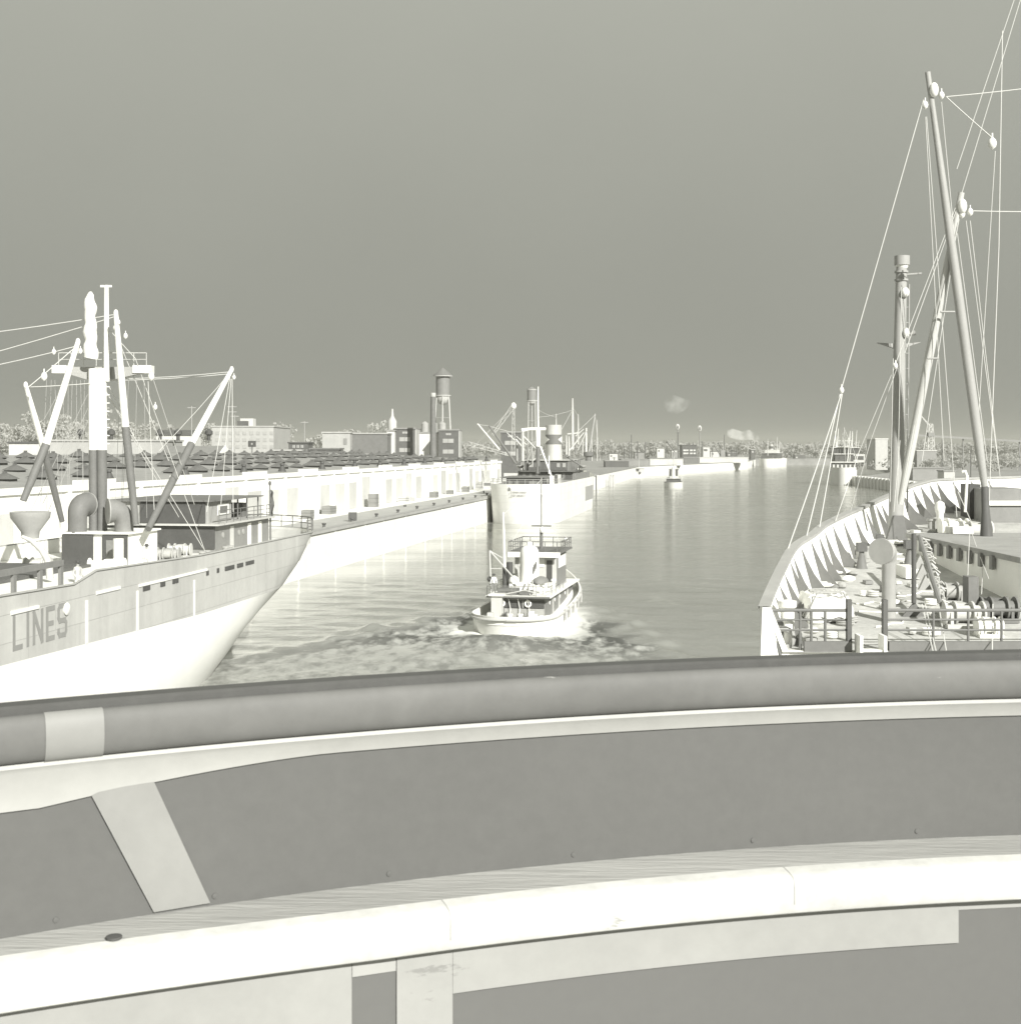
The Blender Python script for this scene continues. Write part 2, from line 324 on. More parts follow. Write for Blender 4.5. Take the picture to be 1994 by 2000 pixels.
def block_tackle(parent, p, s=.3, mat='white'):
    p = Vector(p); m = MB(); m.lathe([(0, -s * 1.1), (s * .6, -s * .6), (s * .72, 0), (s * .55, s * .6), (s * .12, s), (.0, s * 1.05)], p, 10)
    m.tube([p + Vector((0, 0, s)), p + Vector((0, 0, s * 1.7))], s * .14, 6); return m.build('tackle_block', mat, parent)

# ---------------------------------------------------------------- water and land
TUG = Frame(-0.35, 117.0, 0.20); TUG.k = 1.06
def make_water():
    def axis(lo, hi, d, far_lo, far_hi):
        a = list(np.arange(lo, hi + 1e-6, d)); g = d; x = lo; left = []
        while x > far_lo: g *= 1.35; x -= g; left.append(x)
        g = d; x = a[-1]; right = []
        while x < far_hi: g *= 1.35; x += g; right.append(x)
        return np.array(left[::-1] + a + right)
    xs = axis(-34, 36, .33, -6000, 6000); ys = axis(86, 172, .33, -400, 9000)
    X, Y = np.meshgrid(xs, ys); dx = X - TUG.o.x; dy = Y - TUG.o.y
    s = dx * TUG.u.x + dy * TUG.u.y; b = dx * TUG.r.x + dy * TUG.r.y; ab = np.abs(b)
    sm = lambda t: np.clip(t, 0, 1) ** 2 * (3 - 2 * np.clip(t, 0, 1))
    w = 3.4 + np.clip(24 - s, 0, 200) * .40
    wob = sum(np.sin(X * a_ + Y * b_ + c_) for a_, b_, c_ in ((.9, .5, 1), (-.6, .8, 2), (.35, -.5, 4), (1.7, 1.1, .3), (-1.4, .9, 5))) / 2.6
    w = w + wob * 1.1
    wedge = sm((w - ab) / 4.0) * sm((25 - s) / 5) * sm((s + 70) / 45)
    side = np.where(b > 0, sm((s + 24) / 14), 1.0)                      # to starboard the churned band ends sooner
    inner = sm((w * .72 - ab) / 4) * sm((s - 3) / 6) * (ab > 3)
    foam = wedge * side * (1 - .35 * inner) * (.62 + .38 * sm((s + 14) / 14))
    def waves(lmin, lmax, n, aniso=1.0):
        z = np.zeros_like(X)
        for _ in range(n):
            l = rng.uniform(lmin, lmax); a = rng.uniform(0, math.tau); k = math.tau / l
            z += np.sin(k * (X * math.cos(a) * aniso + Y * math.sin(a)) + rng.uniform(0, math.tau)) * l
        return z / (n ** .5) / lmax
    dense = sm((X + 33) / 6) * sm((35 - X) / 6) * sm((Y - 86) / 3) * sm((171 - Y) / 8)
    chop = waves(.9, 2.6, 40) * .075 + waves(3, 7, 14, .6) * .09
    crest = np.exp(-((ab - w * .93) / 1.5) ** 2) * sm((24 - s) / 5) * sm((s + 26) / 26) * (.26 + .12 * wob)
    crest += np.exp(-((ab - w * .60 - 1.5) / 1.3) ** 2) * sm((14 - s) / 6) * sm((s + 30) / 22) * (.15 + .1 * wob)
    hump = .70 * np.exp(-((s + 4.5) / 3.4) ** 2 - (b / 4.6) ** 2) + .34 * np.exp(-((s + 13) / 4) ** 2 - (b / 7) ** 2)
    Z = dense * (foam * chop + crest + hump + .05 * waves(2, 6, 14, .6))
    nx, ny = len(xs), len(ys)
    co = np.stack([X, Y, Z], -1).reshape(-1, 3)
    idx = np.arange(nx * ny).reshape(ny, nx)
    q = np.stack([idx[:-1, :-1], idx[:-1, 1:], idx[1:, 1:], idx[1:, :-1]], -1).reshape(-1, 4)
    me = bpy.data.meshes.new('water'); me.vertices.add(len(co)); me.vertices.foreach_set('co', co.ravel())
    me.loops.add(q.size); me.loops.foreach_set('vertex_index', q.ravel()); me.polygons.add(len(q))
    me.polygons.foreach_set('loop_start', np.arange(0, q.size, 4)); me.polygons.foreach_set('loop_total', np.full(len(q), 4))
    me.update(calc_edges=True); me.polygons.foreach_set('use_smooth', np.ones(len(q), bool))
    hullw = 3.5 * np.clip((27 - s) / 13, 0, 1) ** .5
    churn = sm((3.6 - (ab - hullw)) / 3.2) * sm((26 - s) / 3) * sm((s + 1) / 3) * (b > -9) * np.where(b > 0, 1.0, .75)
    arms = np.exp(-((ab - w * .86) / 2.6) ** 2) * sm((23 - s) / 6) * sm((s + 30) / 20) + .9 * np.exp(-((s + 3.5) / 3.0) ** 2 - (b / 5.5) ** 2) + .8 * np.exp(-((s - 9) / 9) ** 2 - ((b - 9.5) / 3.2) ** 2) + .6 * np.exp(-((s + 9) / 5) ** 2 - ((b - 4) / 6) ** 2)
    for nm, arr in (('foam', foam * dense), ('crest', arms * dense), ('churn', churn * dense)):
        a = me.attributes.new(nm, 'FLOAT', 'POINT'); a.data.foreach_set('value', arr.ravel().astype(np.float32))
    me.materials.append(MAT['water']); o = bpy.data.objects.new('water', me); col.objects.link(o); tag(o, kind='structure')
make_water()

QS = 0.16
QUAY = Frame(-52.6 + QS * 40, 40.0, QS)                     # s along the quay edge, b to the right (water)
def land(name, pts, z0, z1, mat):
    m = MB(); m.prism([(x, y, z0) for x, y in pts], (0, 0, z1 - z0)); tag(m.build(name, mat, None, smooth=False), kind='structure')
q0 = QUAY(0, -.5, 0); q1 = QUAY(741, -.5, 0)
land('ground', [(q0.x, q0.y), (q1.x, q1.y), (179, 1054), (226, 1285), (300, 1312), (340, 1330), (4500, 1330), (4500, 6000), (-4500, 6000), (-4500, q0.y)], -1.5, 5.3, 'ground')
land('right_bank', [(345, 1329), (216, 770), (149, 606), (140, 450), (131, 250), (120, -150), (4500, -150), (4500, 1329)], -1.5, 3.0, 'ground')

def make_quay():
    t = thing('quay_wall', QUAY(0, 0, 0), 'long white concrete wharf wall at the left bank with grey paved edge', 'wharf')
    Ls = 500
    part('wall_face', 'quayface', t, lambda m: m.fbox(QUAY, 0, Ls, -4, 0, -1.5, 5.1))
    part('apron', 'apron', t, lambda m: m.fbox(QUAY, 0, Ls, -7.6, .25, 5.1, 5.57))
    part('loading_strip', 'whitewear', t, lambda m: m.fbox(QUAY, 0, Ls, -12.2, -7.62, 5.1, 5.62))
    part('kerb', 'light', t, lambda m: m.fbox(QUAY, 0, Ls, -.15, .28, 5.57, 5.78))
    random.seed(2); s = 60
    while s < 480:                                           # upright fender timbers along the face
        s += random.uniform(7, 19); part('fender_timber', 'quayface', t, lambda m: m.fbox(QUAY, s, s + .4, 0, .12, -1.2, 4.9))
    for i in range(30):
        s = 62 + i * 13.6; part('bollard', 'fardark', t, lambda m: m.lathe([(.22, 0), (.18, .3), (.30, .42), (.28, .55), (0, .6)], QUAY(s, -1.0, 5.57), 10))
make_quay()
random.seed(3)
def crate(x, y, sx, sz, mat, label):
    p = G(x, y, 5.57); m = MB(); m.box(p.x - sx / 2, p.x + sx / 2, p.y - sx * .4, p.y + sx * .4, 5.575, 5.575 + sz); o = m.build('crate', mat)
    for k in (-.35, .35):
        m2 = MB(); m2.box(p.x + sx * k - .06, p.x + sx * k + .06, p.y - sx * .42, p.y + sx * .42, 5.577, 5.585 + sz); m2.build('batten', mat, o)
    tag(o, label, 'crate')
crate(689, 1018, 1.1, 1.25, 'dark', 'small dark crate standing alone near the wharf edge')
for i, (x, y, w_, h_, mt, lb) in enumerate([(828, 969, 2.4, 1.2, 'light', 'wide pale crate on the wharf below the shed doors'), (845, 966, 2.2, 1.7, 'pale', 'taller pale crate beside the wide crate below the shed doors'),
        (791, 990, .5, .35, 'dark', 'small dark block in the middle of the wharf apron'), (806, 979, .9, .8, 'light', 'low grey crate against the loading strip of the shed')]):
    crate(x, y, w_, h_, mt, lb)

ordw = ['first', 'second', 'third', 'fourth', 'fifth', 'sixth', 'seventh', 'eighth', 'ninth', 'tenth']
random.seed(41); sc_ = 118
for k in range(10):
    sc_ += random.uniform(14, 27); hh = random.uniform(.9, 2.3); ww = random.uniform(1.4, 3.4); b_ = random.uniform(-11.4, -10); mt = random.choice(['light', 'mid', 'pale', 'tarp', 'mid']); m = MB(); m.fbox(QUAY, sc_, sc_ + ww, b_, b_ + 1.4, 5.625, 5.625 + hh); o = m.build('cargo_stack', mt, None, False)
    tag(o, f'stacked cargo on the loading strip by the shed wall, {ordw[k]} from the left', 'cargo', 'cargo stacked along the shed')
    for j in range(1, 3): m = MB(); m.fbox(QUAY, sc_ - .03, sc_ + ww + .03, b_ - .02, b_ + 1.44, 5.625 + hh * j / 3 - .04, 5.625 + hh * j / 3 + .04); m.build('batten', 'middark', o, False)
def make_shed():
    t = thing('transit_shed', QUAY(90, -12, 5.3), 'long low white transit shed with grey roof covered in dark ventilators', 'shed')
    s0, s1, b0, zt = 30, 352, -12.2, 12.25
    part('wall', 'whitewear', t, lambda m: m.fbox(QUAY, s0, s1, -74, b0, 5.3, zt))
    part('end_wall', 'pale', t, lambda m: m.fbox(QUAY, s1 + .01, s1 + .3, -74, b0 - .1, 5.3, zt - .1))
    part('coping', 'white', t, lambda m: m.fbox(QUAY, s0 - .2, s1 + .35, b0 - .25, b0 + .22, zt - .5, zt + .12))
    m = MB()                                                 # two shallow roof slopes with a valley
    prof = [(-12.5, 12.38), (-30, 13.35), (-45, 14.15), (-59, 14.9), (-75, 14.2), (-75, 12.2), (-12.5, 12.2)]
    m.loft([[QUAY(s, b, z) for b, z in prof] for s in (s0 - .1, s1 + .2)], True); m.add([QUAY(s1 + .2, b, z) for b, z in prof], [tuple(range(len(prof)))])
    m.build('roof', 'roof', t, smooth=False)
    for i in range(11):                                      # raised parapet lengths
        a = 96 + i * 24; part('parapet', 'whitewear', t, lambda m: m.fbox(QUAY, a, a + 9, b0 - .18, b0 + .2, zt + .1, zt + .55))
    for i in range(34):                                      # sliding doors between piers
        a = 70 + i * 8.3
        d = part('sliding_door', 'doorpale' if i % 3 else 'doorgrey', t, lambda m: m.fbox(QUAY, a + .6, a + 5.2 + (i * 7 % 5) * .3, b0, b0 + .14, 5.65, 10.1 if i % 4 else 10.9))
        if i % 5 == 2: d.data.materials[0] = MAT['whitewear']
        part('pier', 'white', t, lambda m: m.fbox(QUAY, a - .45, a + .2, b0, b0 + .24, 5.6, zt - .5))
    v = None; random.seed(11)
    def vent_mesh():
        m = MB(); m.box(-1.5, 1.5, -1.3, 1.3, -.35, .25)
        m.add([(-1.9, -1.7, .25), (1.9, -1.7, .25), (1.9, 1.7, .25), (-1.9, 1.7, .25), (-.45, 0, 1.25), (.45, 0, 1.25)],
              [(0, 1, 5, 4), (1, 2, 5), (2, 3, 4, 5), (3, 0, 4), (3, 2, 1, 0)])
        m.box(-.28, .28, -.28, .28, 1.1, 1.55); return m
    proto = vent_mesh().build('roof_ventilator', 'vent', t, smooth=False); first = True
    for b, z, off in ((-19, 12.78, 0), (-29, 13.3, 3.7), (-40, 13.9, 1.6), (-51, 14.45, 5.2)):
        for i in range(34):
            s = 78 + off + i * 8.4 + random.uniform(-.7, .7)
            if s > s1 - 4 or random.random() < .06: continue
            p = QUAY(s, b, z)
            o = proto if first else proto.copy()
            if not first: col.objects.link(o); o.parent = t
            first = False; k = random.uniform(.60, .82)
            o.location = p - t.location; o.rotation_euler.z = -math.atan(QS); o.scale = (k * .95, k, k * random.uniform(.9, 1.15))
    for i in range(13):                                      # stub stacks along the eave
        s = 108 + i * 19 + (i * 37 % 11); b = -14.2 - (i % 3) * .8
        part('stub_stack', 'darker', t, lambda m: m.lathe([(.75, -.2), (.42, .6), (.22, 1.0), (.36, 1.05), (.3, 1.3), (0, 1.35)], QUAY(s, b, 12.4), 10))
make_shed()

# ---------------------------------------------------------------- buildings behind the shed
def block(name, label, x0, x1, yt, Y, depth, mat, roofmat='farmid', win=(), winmat='farpale', side=None, extra=None, cat='building', zb=5.3, gable=None):
    X0 = P(x0, 0, Y).x; X1 = P(x1, 0, Y).x; zt = P(0, yt, Y).z
    t = thing(name, ((X0 + X1) / 2, Y, zb), label, cat)
    part('wall', mat, t, lambda m: m.box(X0, X1, Y, Y + depth, zb, zt), False)
    if side: part('shaded_wall', side, t, lambda m: m.box(X1 + .01, X1 + .25, Y + .05, Y + depth - .05, zb, zt - .05), False)  # shaded side's paler tone put on as a thin slab
    if gable:
        m = MB(); xm = (X0 + X1) / 2; o = .5
        if gable[0] == 'x':      # ridge along x
            m.add([(X0 - o, Y - o, zt), (X1 + o, Y - o, zt), (X1 + o, Y + depth + o, zt), (X0 - o, Y + depth + o, zt), (X0 - o, Y + depth / 2, zt + gable[1]), (X1 + o, Y + depth / 2, zt + gable[1])],
                  [(0, 1, 5, 4), (2, 3, 4, 5), (1, 2, 5), (3, 0, 4), (3, 2, 1, 0)])
        else:
            m.add([(X0 - o, Y - o, zt), (X1 + o, Y - o, zt), (X1 + o, Y + depth + o, zt), (X0 - o, Y + depth + o, zt), (xm, Y - o, zt + gable[1]), (xm, Y + depth + o, zt + gable[1])],
                  [(0, 1, 4), (1, 2, 5, 4), (2, 3, 5), (3, 0, 4, 5), (3, 2, 1, 0)])
        m.build('roof', roofmat, t, False)
    else:
        part('roof', roofmat, t, lambda m: m.box(X0 - .3, X1 + .3, Y - .3, Y + depth + .3, zt, zt + .45), False)
    for (a, b, c, d) in win:
        A = P(a, d, Y); B = P(b, c, Y)
        w = part('window', winmat, t, lambda m: m.box(A.x, B.x, Y - .12, Y + .02, A.z, B.z), False)
        part('mullion', 'farmid', w, lambda m: m.box((A.x + B.x) / 2 - .09, (A.x + B.x) / 2 + .09, Y - .17, Y - .121, A.z, B.z), False)
    if extra: extra(t, X0, X1, zt)
    return t
three = lambda x, y: [(x + 14, x + 24, y + 5, y + 9), (x + 8, x + 29, y + 16, y + 24), (x + 8, x + 29, y + 37, y + 45)]
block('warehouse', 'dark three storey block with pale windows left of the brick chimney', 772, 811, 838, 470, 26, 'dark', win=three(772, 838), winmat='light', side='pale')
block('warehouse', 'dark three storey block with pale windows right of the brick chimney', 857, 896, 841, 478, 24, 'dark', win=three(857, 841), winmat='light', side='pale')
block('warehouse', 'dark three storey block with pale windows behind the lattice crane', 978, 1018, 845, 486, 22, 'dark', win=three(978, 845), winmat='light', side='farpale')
def tanks(t, X0, X1, zt):
    for k in range(3):
        part('rooftop_tank', 'light', t, lambda m: m.lathe([(1.3, 0), (1.3, 3.0), (.2, 3.8)], (X0 + 3 + k * 3.1, 492, zt + .45), 12))
block('mill_building', 'pale flat roofed mill between the dark blocks behind the chimney', 812, 858, 846, 488, 18, 'farpale', extra=tanks)
block('mill_building', 'pale narrow mill with a small round tower beside the dark block', 756, 771, 842, 466, 18, 'farpale', extra=lambda t, X0, X1, zt: part('round_tower', 'pale', t, lambda m: m.lathe([(1.5, 0), (1.5, 3.5), (.5, 5.2), (.3, 7.6), (0, 7.7)], ((X0 + X1) / 2, 472, zt), 12)))
block('long_shed', 'long dark shed with pale roof stripe left of the three storey blocks', 683, 757, 848, 452, 30, 'middark', 'light')
block('depot', 'large pale windowless depot with one dark door near the tree line', 630, 684, 846, 446, 34, 'farwall', 'farwall', win=[(671, 678, 856, 868)], winmat='farmid')
block('freight_office', 'small dark building with three pale windows behind the shed roof', 564, 602, 866, 400, 10, 'dark', 'fardark', win=[(572, 577, 869, 875), (580, 585, 869, 875), (588, 593, 869, 875)], winmat='light')
block('low_shed', 'low dark shed with flat roof behind the shed ventilators', 606, 662, 878, 380, 10, 'dark', 'middark')
block('low_shed', 'low dark shed with pale roof left of the freight office', 531, 588, 881, 372, 10, 'middark', 'light')
def roofbits(t, X0, X1, zt):
    part('penthouse', 'farpale', t, lambda m: m.box(X1 - 14, X1 - 9, 536, 542, zt, zt + 3.4), False)
    part('penthouse', 'fardark', t, lambda m: m.box(X0 + 9, X0 + 13, 534, 540, zt, zt + 2.4), False)
    for k in range(9):
        for j in range(3): part('window', 'light', t, lambda m: m.box(X0 + 1.5 + k * 2.6, X0 + 2.9 + k * 2.6, 529.85, 530.02, zt - 8.2 + j * 2.6, zt - 6.9 + j * 2.6), False)
block('factory', 'big pale factory with rooftop penthouses in front of the left tree line', 414, 535, 834, 530, 40, 'farwall', 'farwall', extra=roofbits)
block('long_shed', 'low long shed with dark roof below the trees beside the utility pole', 306, 376, 850, 500, 14, 'farpale', 'fardark', gable=('x', 2.0))
block('barn', 'pale gabled barn with grey roof behind the aft derrick boom', 312, 420, 892, 330, 18, 'farwall', 'mid', gable=('x', 2.6), extra=lambda t, X0, X1, zt: part('gable_wall', 'white', t, lambda m: m.prism([(X1 + .52, 330, zt - 3), (X1 + .52, 348, zt - 3), (X1 + .52, 348.4, zt), (X1 + .52, 339, zt + 2.7), (X1 + .52, 329.6, zt)], (.25, 0, 0)), False))
def knobs(t, X0, X1, zt):
    for k in range(6):
        part('roof_cowl', 'darker', t, lambda m: m.lathe([(.45, 0), (.45, 1.4), (1.0, 1.6), (1.0, 2.4), (.3, 3.0), (0, 3.1)], (X0 + 5.5 + k * 6.2 + (k % 2) * 1.6, 352, zt + .2), 12))
block('cotton_warehouse', 'wide pale warehouse with dark mushroom cowls behind the twin king posts', 98, 320, 862, 345, 20, 'farwall', 'farwall', extra=knobs)
block('brick_building', 'pale block with dark roof line at the left edge behind the derricks', 18, 96, 866, 352, 14, 'farpale', 'fardark')
# chimney and the two elevated tanks
def chimney():
    a = P(846, 875, 455); b = P(847.5, 768, 455)
    t = thing('chimney', (a.x, 455, 5.3), 'tall dark round smokestack standing beside the larger water tower', 'chimney')
    part('stack', 'middark', t, lambda m: m.lathe([(1.25, 0), (.80, b.z - 6.4), (.80, b.z - 6.2)], (a.x, 455, 5.3), 16))
    part('crown', 'pale', t, lambda m: m.lathe([(.84, 0), (.92, .2), (.92, 1.3), (.7, 1.32)], (a.x, 455, b.z - 1.2), 16))
chimney()
def tower(x, Y, yap, yeave, ybal, ybowl, wt, we, lab, legw, faint=False):
    px = Y / FPX; c = P(x, 875, Y); z = lambda y: CAMZ + (HY - y) * px
    t = thing('water_tower', (c.x, Y, 5.3), lab, 'water tower')
    r = wt / 2 * px; re = we / 2 * px; o = (c.x, Y, 0)
    part('tank', 'mid', t, lambda m: m.lathe([(r, z(ybal)), (r, z(yeave))], o, 24))
    part('conical_roof', 'middark' if not faint else 'mid', t, lambda m: m.lathe([(re, z(yeave)), (re, z(yeave) + .15), (.1, z(yap))], o, 24))
    part('balcony', 'pale', t, lambda m: m.lathe([(r, z(ybal) - .1), (r * 1.16, z(ybal) - .1), (r * 1.16, z(ybal) + .25), (r, z(ybal) + .25)], o, 24))
    part('bowl', 'pale', t, lambda m: m.lathe([(r, z(ybal))] + [(r * math.cos(a), z(ybal) + (z(ybowl) - z(ybal)) * math.sin(a)) for a in [math.pi / 2 * k / 6 for k in range(1, 7)]], o, 24))
    part('eave_ring', 'pale', t, lambda m: m.lathe([(r, z(yeave) - .3), (re, z(yeave) - .3), (re, z(yeave)), (r, z(yeave))], o, 24))
    part('riser_pipe', 'light', t, lambda m: m.cyl((c.x, Y, 5.3), (c.x, Y, z(ybowl)), .28 if not faint else .35))
    tops = []; lw = legw * px
    for k in range(6 if not faint else 4):
        a = math.tau * (k + .5) / (6 if not faint else 4)
        p1 = Vector((c.x + r * math.cos(a), Y + r * math.sin(a), z(ybal))); p0 = Vector((c.x + lw * math.cos(a), Y + lw * math.sin(a), 5.3)); tops.append((p0, p1))
        part('leg', 'pale', t, lambda m: m.cyl(p0, p1, .22))
    n = len(tops)
    for f in (.45, .72):
        for k in range(n):
            a = tops[k][0].lerp(tops[k][1], f); b = tops[(k + 1) % n][0].lerp(tops[(k + 1) % n][1], f); part('brace', 'light', t, lambda m: m.cyl(a, b, .09, n=6))
    return t
T1 = tower(865, 560, 718, 734, 773, 791, 27, 38, 'large water tower with conical roof and round tank beside the smokestack', 22)
# faded lettering on the tank, unreadable at this distance: three short pale lines
tower(1038.5, 640, 755, 761, 783, 791, 18, 19.5, 'smaller slender water tower behind the mast of the moored freighter', 12, True)
def pole(x, y0, Y, label, arms=1, zb=5.3, mat='light', r=.16, aw=1.3):
    top = P(x, y0, Y); t = thing('utility_pole', (top.x, Y, zb), label, 'pole', 'poles behind the wharf')
    part('shaft', mat, t, lambda m: m.cyl((top.x, Y, zb), top, r * 1.2, r * .8, 8))
    for k in range(arms): part('cross_arm', mat, t, lambda m: m.box(top.x - aw, top.x + aw, Y - .1, Y + .1, top.z - .6 - k * 1.5, top.z - .4 - k * 1.5), False)
for x, y, Y, a, lb in ((375, 793, 420, 1, 'slim utility pole with one cross arm left of the aft boom'), (454, 791, 400, 2, 'utility pole with two cross arms right behind the aft boom tip'), (459, 810, 430, 1, 'shorter utility pole beside the two armed pole'), (595, 822, 470, 1, 'far utility pole above the freight office')):
    pole(x, y, Y, lb, a)
def billboard():
    a = P(485, 873, 390); b = P(500, 861, 390)
    t = thing('billboard', ((a.x + b.x) / 2, 390, 5.3), 'small dark square sign board on a post behind the shed', 'sign')
    part('board', 'darker', t, lambda m: m.box(a.x, b.x, 390, 390.25, a.z, b.z), False)
    part('post', 'middark', t, lambda m: m.cyl(((a.x + b.x) / 2, 390.3, 5.3), ((a.x + b.x) / 2, 390.3, a.z + .3), .15))
    part('emblem', 'light', t, lambda m: m.lathe([(.28, 0), (.28, .03), (0, .031)], ((a.x + b.x) / 2, 389.99, (a.z + b.z) / 2), 10, (0, -1, 0)))
billboard()

# tree belts: masses nobody could count
def belt(name, spots, mat, label, per=130, leaf=.9):
    V = []; 
    for (x, y, z, h, w) in spots:
        nl = rng.integers(4, 8); cs = np.stack([rng.normal(0, w * .30, nl), rng.normal(0, w * .30, nl), rng.uniform(.42, .92, nl) * h], -1); rs = rng.uniform(.22, .40, nl) * w
        k = rng.integers(0, nl, per); d = rng.normal(size=(per, 3)); d /= np.linalg.norm(d, axis=1)[:, None]
        c = cs[k] + d * (rs[k] * rng.uniform(.55, 1.05, per))[:, None] * np.array([1, 1, .8]) + np.array([x, y, z])
        a = rng.normal(size=(per, 3)); a /= np.linalg.norm(a, axis=1)[:, None]; b = np.cross(a, rng.normal(size=(per, 3))); b /= np.linalg.norm(b, axis=1)[:, None]
        sz = (leaf * rng.uniform(.6, 1.5, per))[:, None]
        V.append(np.stack([c - a * sz - b * sz * .6, c + a * sz - b * sz * .5, c + a * sz * .8 + b * sz * .6, c - a * sz * .9 + b * sz * .5], 1).reshape(-1, 3))
        tr = np.array([[x - .2, y, z], [x + .2, y, z], [x + .14, y, z + h * .7], [x - .14, y, z + h * .7]]); V.append(tr)
    V = np.concatenate(V); q = np.arange(len(V)).reshape(-1, 4)
    me = bpy.data.meshes.new(name); me.from_pydata(V.tolist(), [], q.tolist()); me.update(); me.materials.append(MAT[mat])
    o = bpy.data.objects.new(name, me); col.objects.link(o); tag(o, label, 'trees', kind='stuff')
sp = []
for i in range(150):
    Y = rng.uniform(600, 720); x = rng.uniform(-40, 780); h = rng.uniform(9, 19) + (6 if x < 330 else 0) + (6 if rng.random() < .12 else 0); sp.append(((x - CX) * Y / FPX, Y, 5.3, h, rng.uniform(6, 15)))
belt('tree_belt', sp, 'foliage', 'uneven pale belt of trees along the skyline behind the left warehouses', 330, .55)
sp = []
for i in range(430):
    Y = rng.uniform(1420, 1750); x = rng.uniform(640, 2120); h = rng.uniform(11, 17); sp.append(((x - CX) * Y / FPX, Y, 5.3, h, rng.uniform(10, 22)))
belt('far_wood', sp, 'farfoliage', 'far low wood closing the end of the channel on the skyline', 190, 1.15)
sp = []
for i in range(130):
    Y = rng.uniform(760, 1250); x = rng.uniform(1650, 2150); h = rng.uniform(3, 8); sp.append(((x - CX) * Y / FPX, Y, 3.0, h, rng.uniform(5, 10)))
belt('bank_scrub', sp, 'farfoliage', 'low scrub covering the right bank behind the foredeck', 150, .6)

# ---------------------------------------------------------------- people (small deck hands)
def person(name, loc, heading, label, cols, pose=0, hat='darker'):
    """one skinned body; heading in radians; cols = (legs, torso, skin)"""
    c, s = math.cos(heading), math.sin(heading)
    J = {'pel': (0, 0, .95), 'abd': (.02, 0, 1.12), 'chest': (.03, 0, 1.36), 'neck': (.02, 0, 1.50), 'head': (.04, 0, 1.62), 'crown': (.03, 0, 1.74)}
    for k, sg in (('l', 1), ('r', -1)):
        J.update({k + 'hip': (0, sg * .10, .90), k + 'kne': (.05 + .05 * sg * pose, sg * .12, .49), k + 'ank': (.0 - .08 * sg * pose, sg * .13, .09), k + 'toe': (.17 - .06 * sg * pose, sg * .15, .04),
                  k + 'sho': (.01, sg * .20, 1.42), k + 'elb': (-.02 + .1 * pose, sg * .27, 1.14), k + 'wri': (.14 + .12 * pose, sg * .25, .93), k + 'han': (.20 + .14 * pose, sg * .24, .86)})
    E = [('pel', 'abd'), ('abd', 'chest'), ('chest', 'neck'), ('neck', 'head'), ('head', 'crown')]
    for k in 'lr': E += [('pel', k + 'hip'), (k + 'hip', k + 'kne'), (k + 'kne', k + 'ank'), (k + 'ank', k + 'toe'), ('chest', k + 'sho'), (k + 'sho', k + 'elb'), (k + 'elb', k + 'wri'), (k + 'wri', k + 'han')]
    R = dict(pel=.14, abd=.13, chest=.15, neck=.06, head=.095, crown=.08, hip=.09, kne=.065, ank=.05, toe=.045, sho=.07, elb=.05, wri=.038, han=.042)
    ks = list(J); me = bpy.data.meshes.new(name); me.from_pydata([J[k] for k in ks], [(ks.index(a), ks.index(b)) for a, b in E], []); me.update()
    tmp = bpy.data.objects.new(name, me); col.objects.link(tmp)
    md = tmp.modifiers.new('skin', 'SKIN'); md.use_smooth_shade = True
    for i, k in enumerate(ks):
        r = R.get(k, R.get(k[1:])); me.skin_vertices[0].data[i].radius = (r, r * (1.25 if k in ('chest', 'pel', 'abd') else 1)); me.skin_vertices[0].data[i].use_root = (k == 'pel')
    ss = tmp.modifiers.new('sub', 'SUBSURF'); ss.levels = 1; ss.render_levels = 1
    dg = bpy.context.evaluated_depsgraph_get(); dg.update(); m2 = bpy.data.meshes.new_from_object(tmp.evaluated_get(dg)); bpy.data.objects.remove(tmp)
    m2.materials.clear()
    for k in cols: m2.materials.append(MAT[k])
    for p in m2.polygons:
        z = p.center.z; arm = abs(p.center.y) > .215 and z < 1.0
        p.material_index = 2 if (z > 1.49 or (arm and z > .7)) else (0 if z < .97 else 1); p.use_smooth = True
    o = bpy.data.objects.new(name, m2); col.objects.link(o); o.location = loc; o.rotation_euler.z = heading; tag(o, label, 'person')
    h = MB(); h.lathe([(.19, 0), (.19, .02), (.115, .03), (.11, .10), (.06, .14), (0, .145)], (.035, 0, 1.70), 14)
    hm = h.build('hat', hat); hm.parent = o
    return o

# ---------------------------------------------------------------- the freighter at the left, stern away from us
LS = Frame(-23.6, 124.0, 0.15, back=True)
def stroke_letter(ch, w, h):
    c = .22
    g = {'I': [[(.5, 0), (.5, 1)]], 'L': [[(0, 1), (0, 0)], [(0, 0), (1, 0)]], 'N': [[(0, 0), (0, 1)], [(0, 1), (1, 0)], [(1, 0), (1, 1)]],
         'E': [[(0, 0), (0, 1)], [(0, 1), (1, 1)], [(0, .5), (.85, .5)], [(0, 0), (1, 0)]],
         'S': [[(1, .82), (1, .88)], [(1, .88), (.85, 1)], [(.85, 1), (.15, 1)], [(.15, 1), (0, .88)], [(0, .88), (0, .62)], [(0, .62), (.15, .5)], [(.15, .5), (.85, .5)], [(.85, .5), (1, .38)], [(1, .38), (1, .12)], [(1, .12), (.85, 0)], [(.85, 0), (.15, 0)], [(.15, 0), (0, .12)], [(0, .12), (0, .18)]]}[ch]
    return [[(a * w, b * h) for a, b in seg] for seg in g]
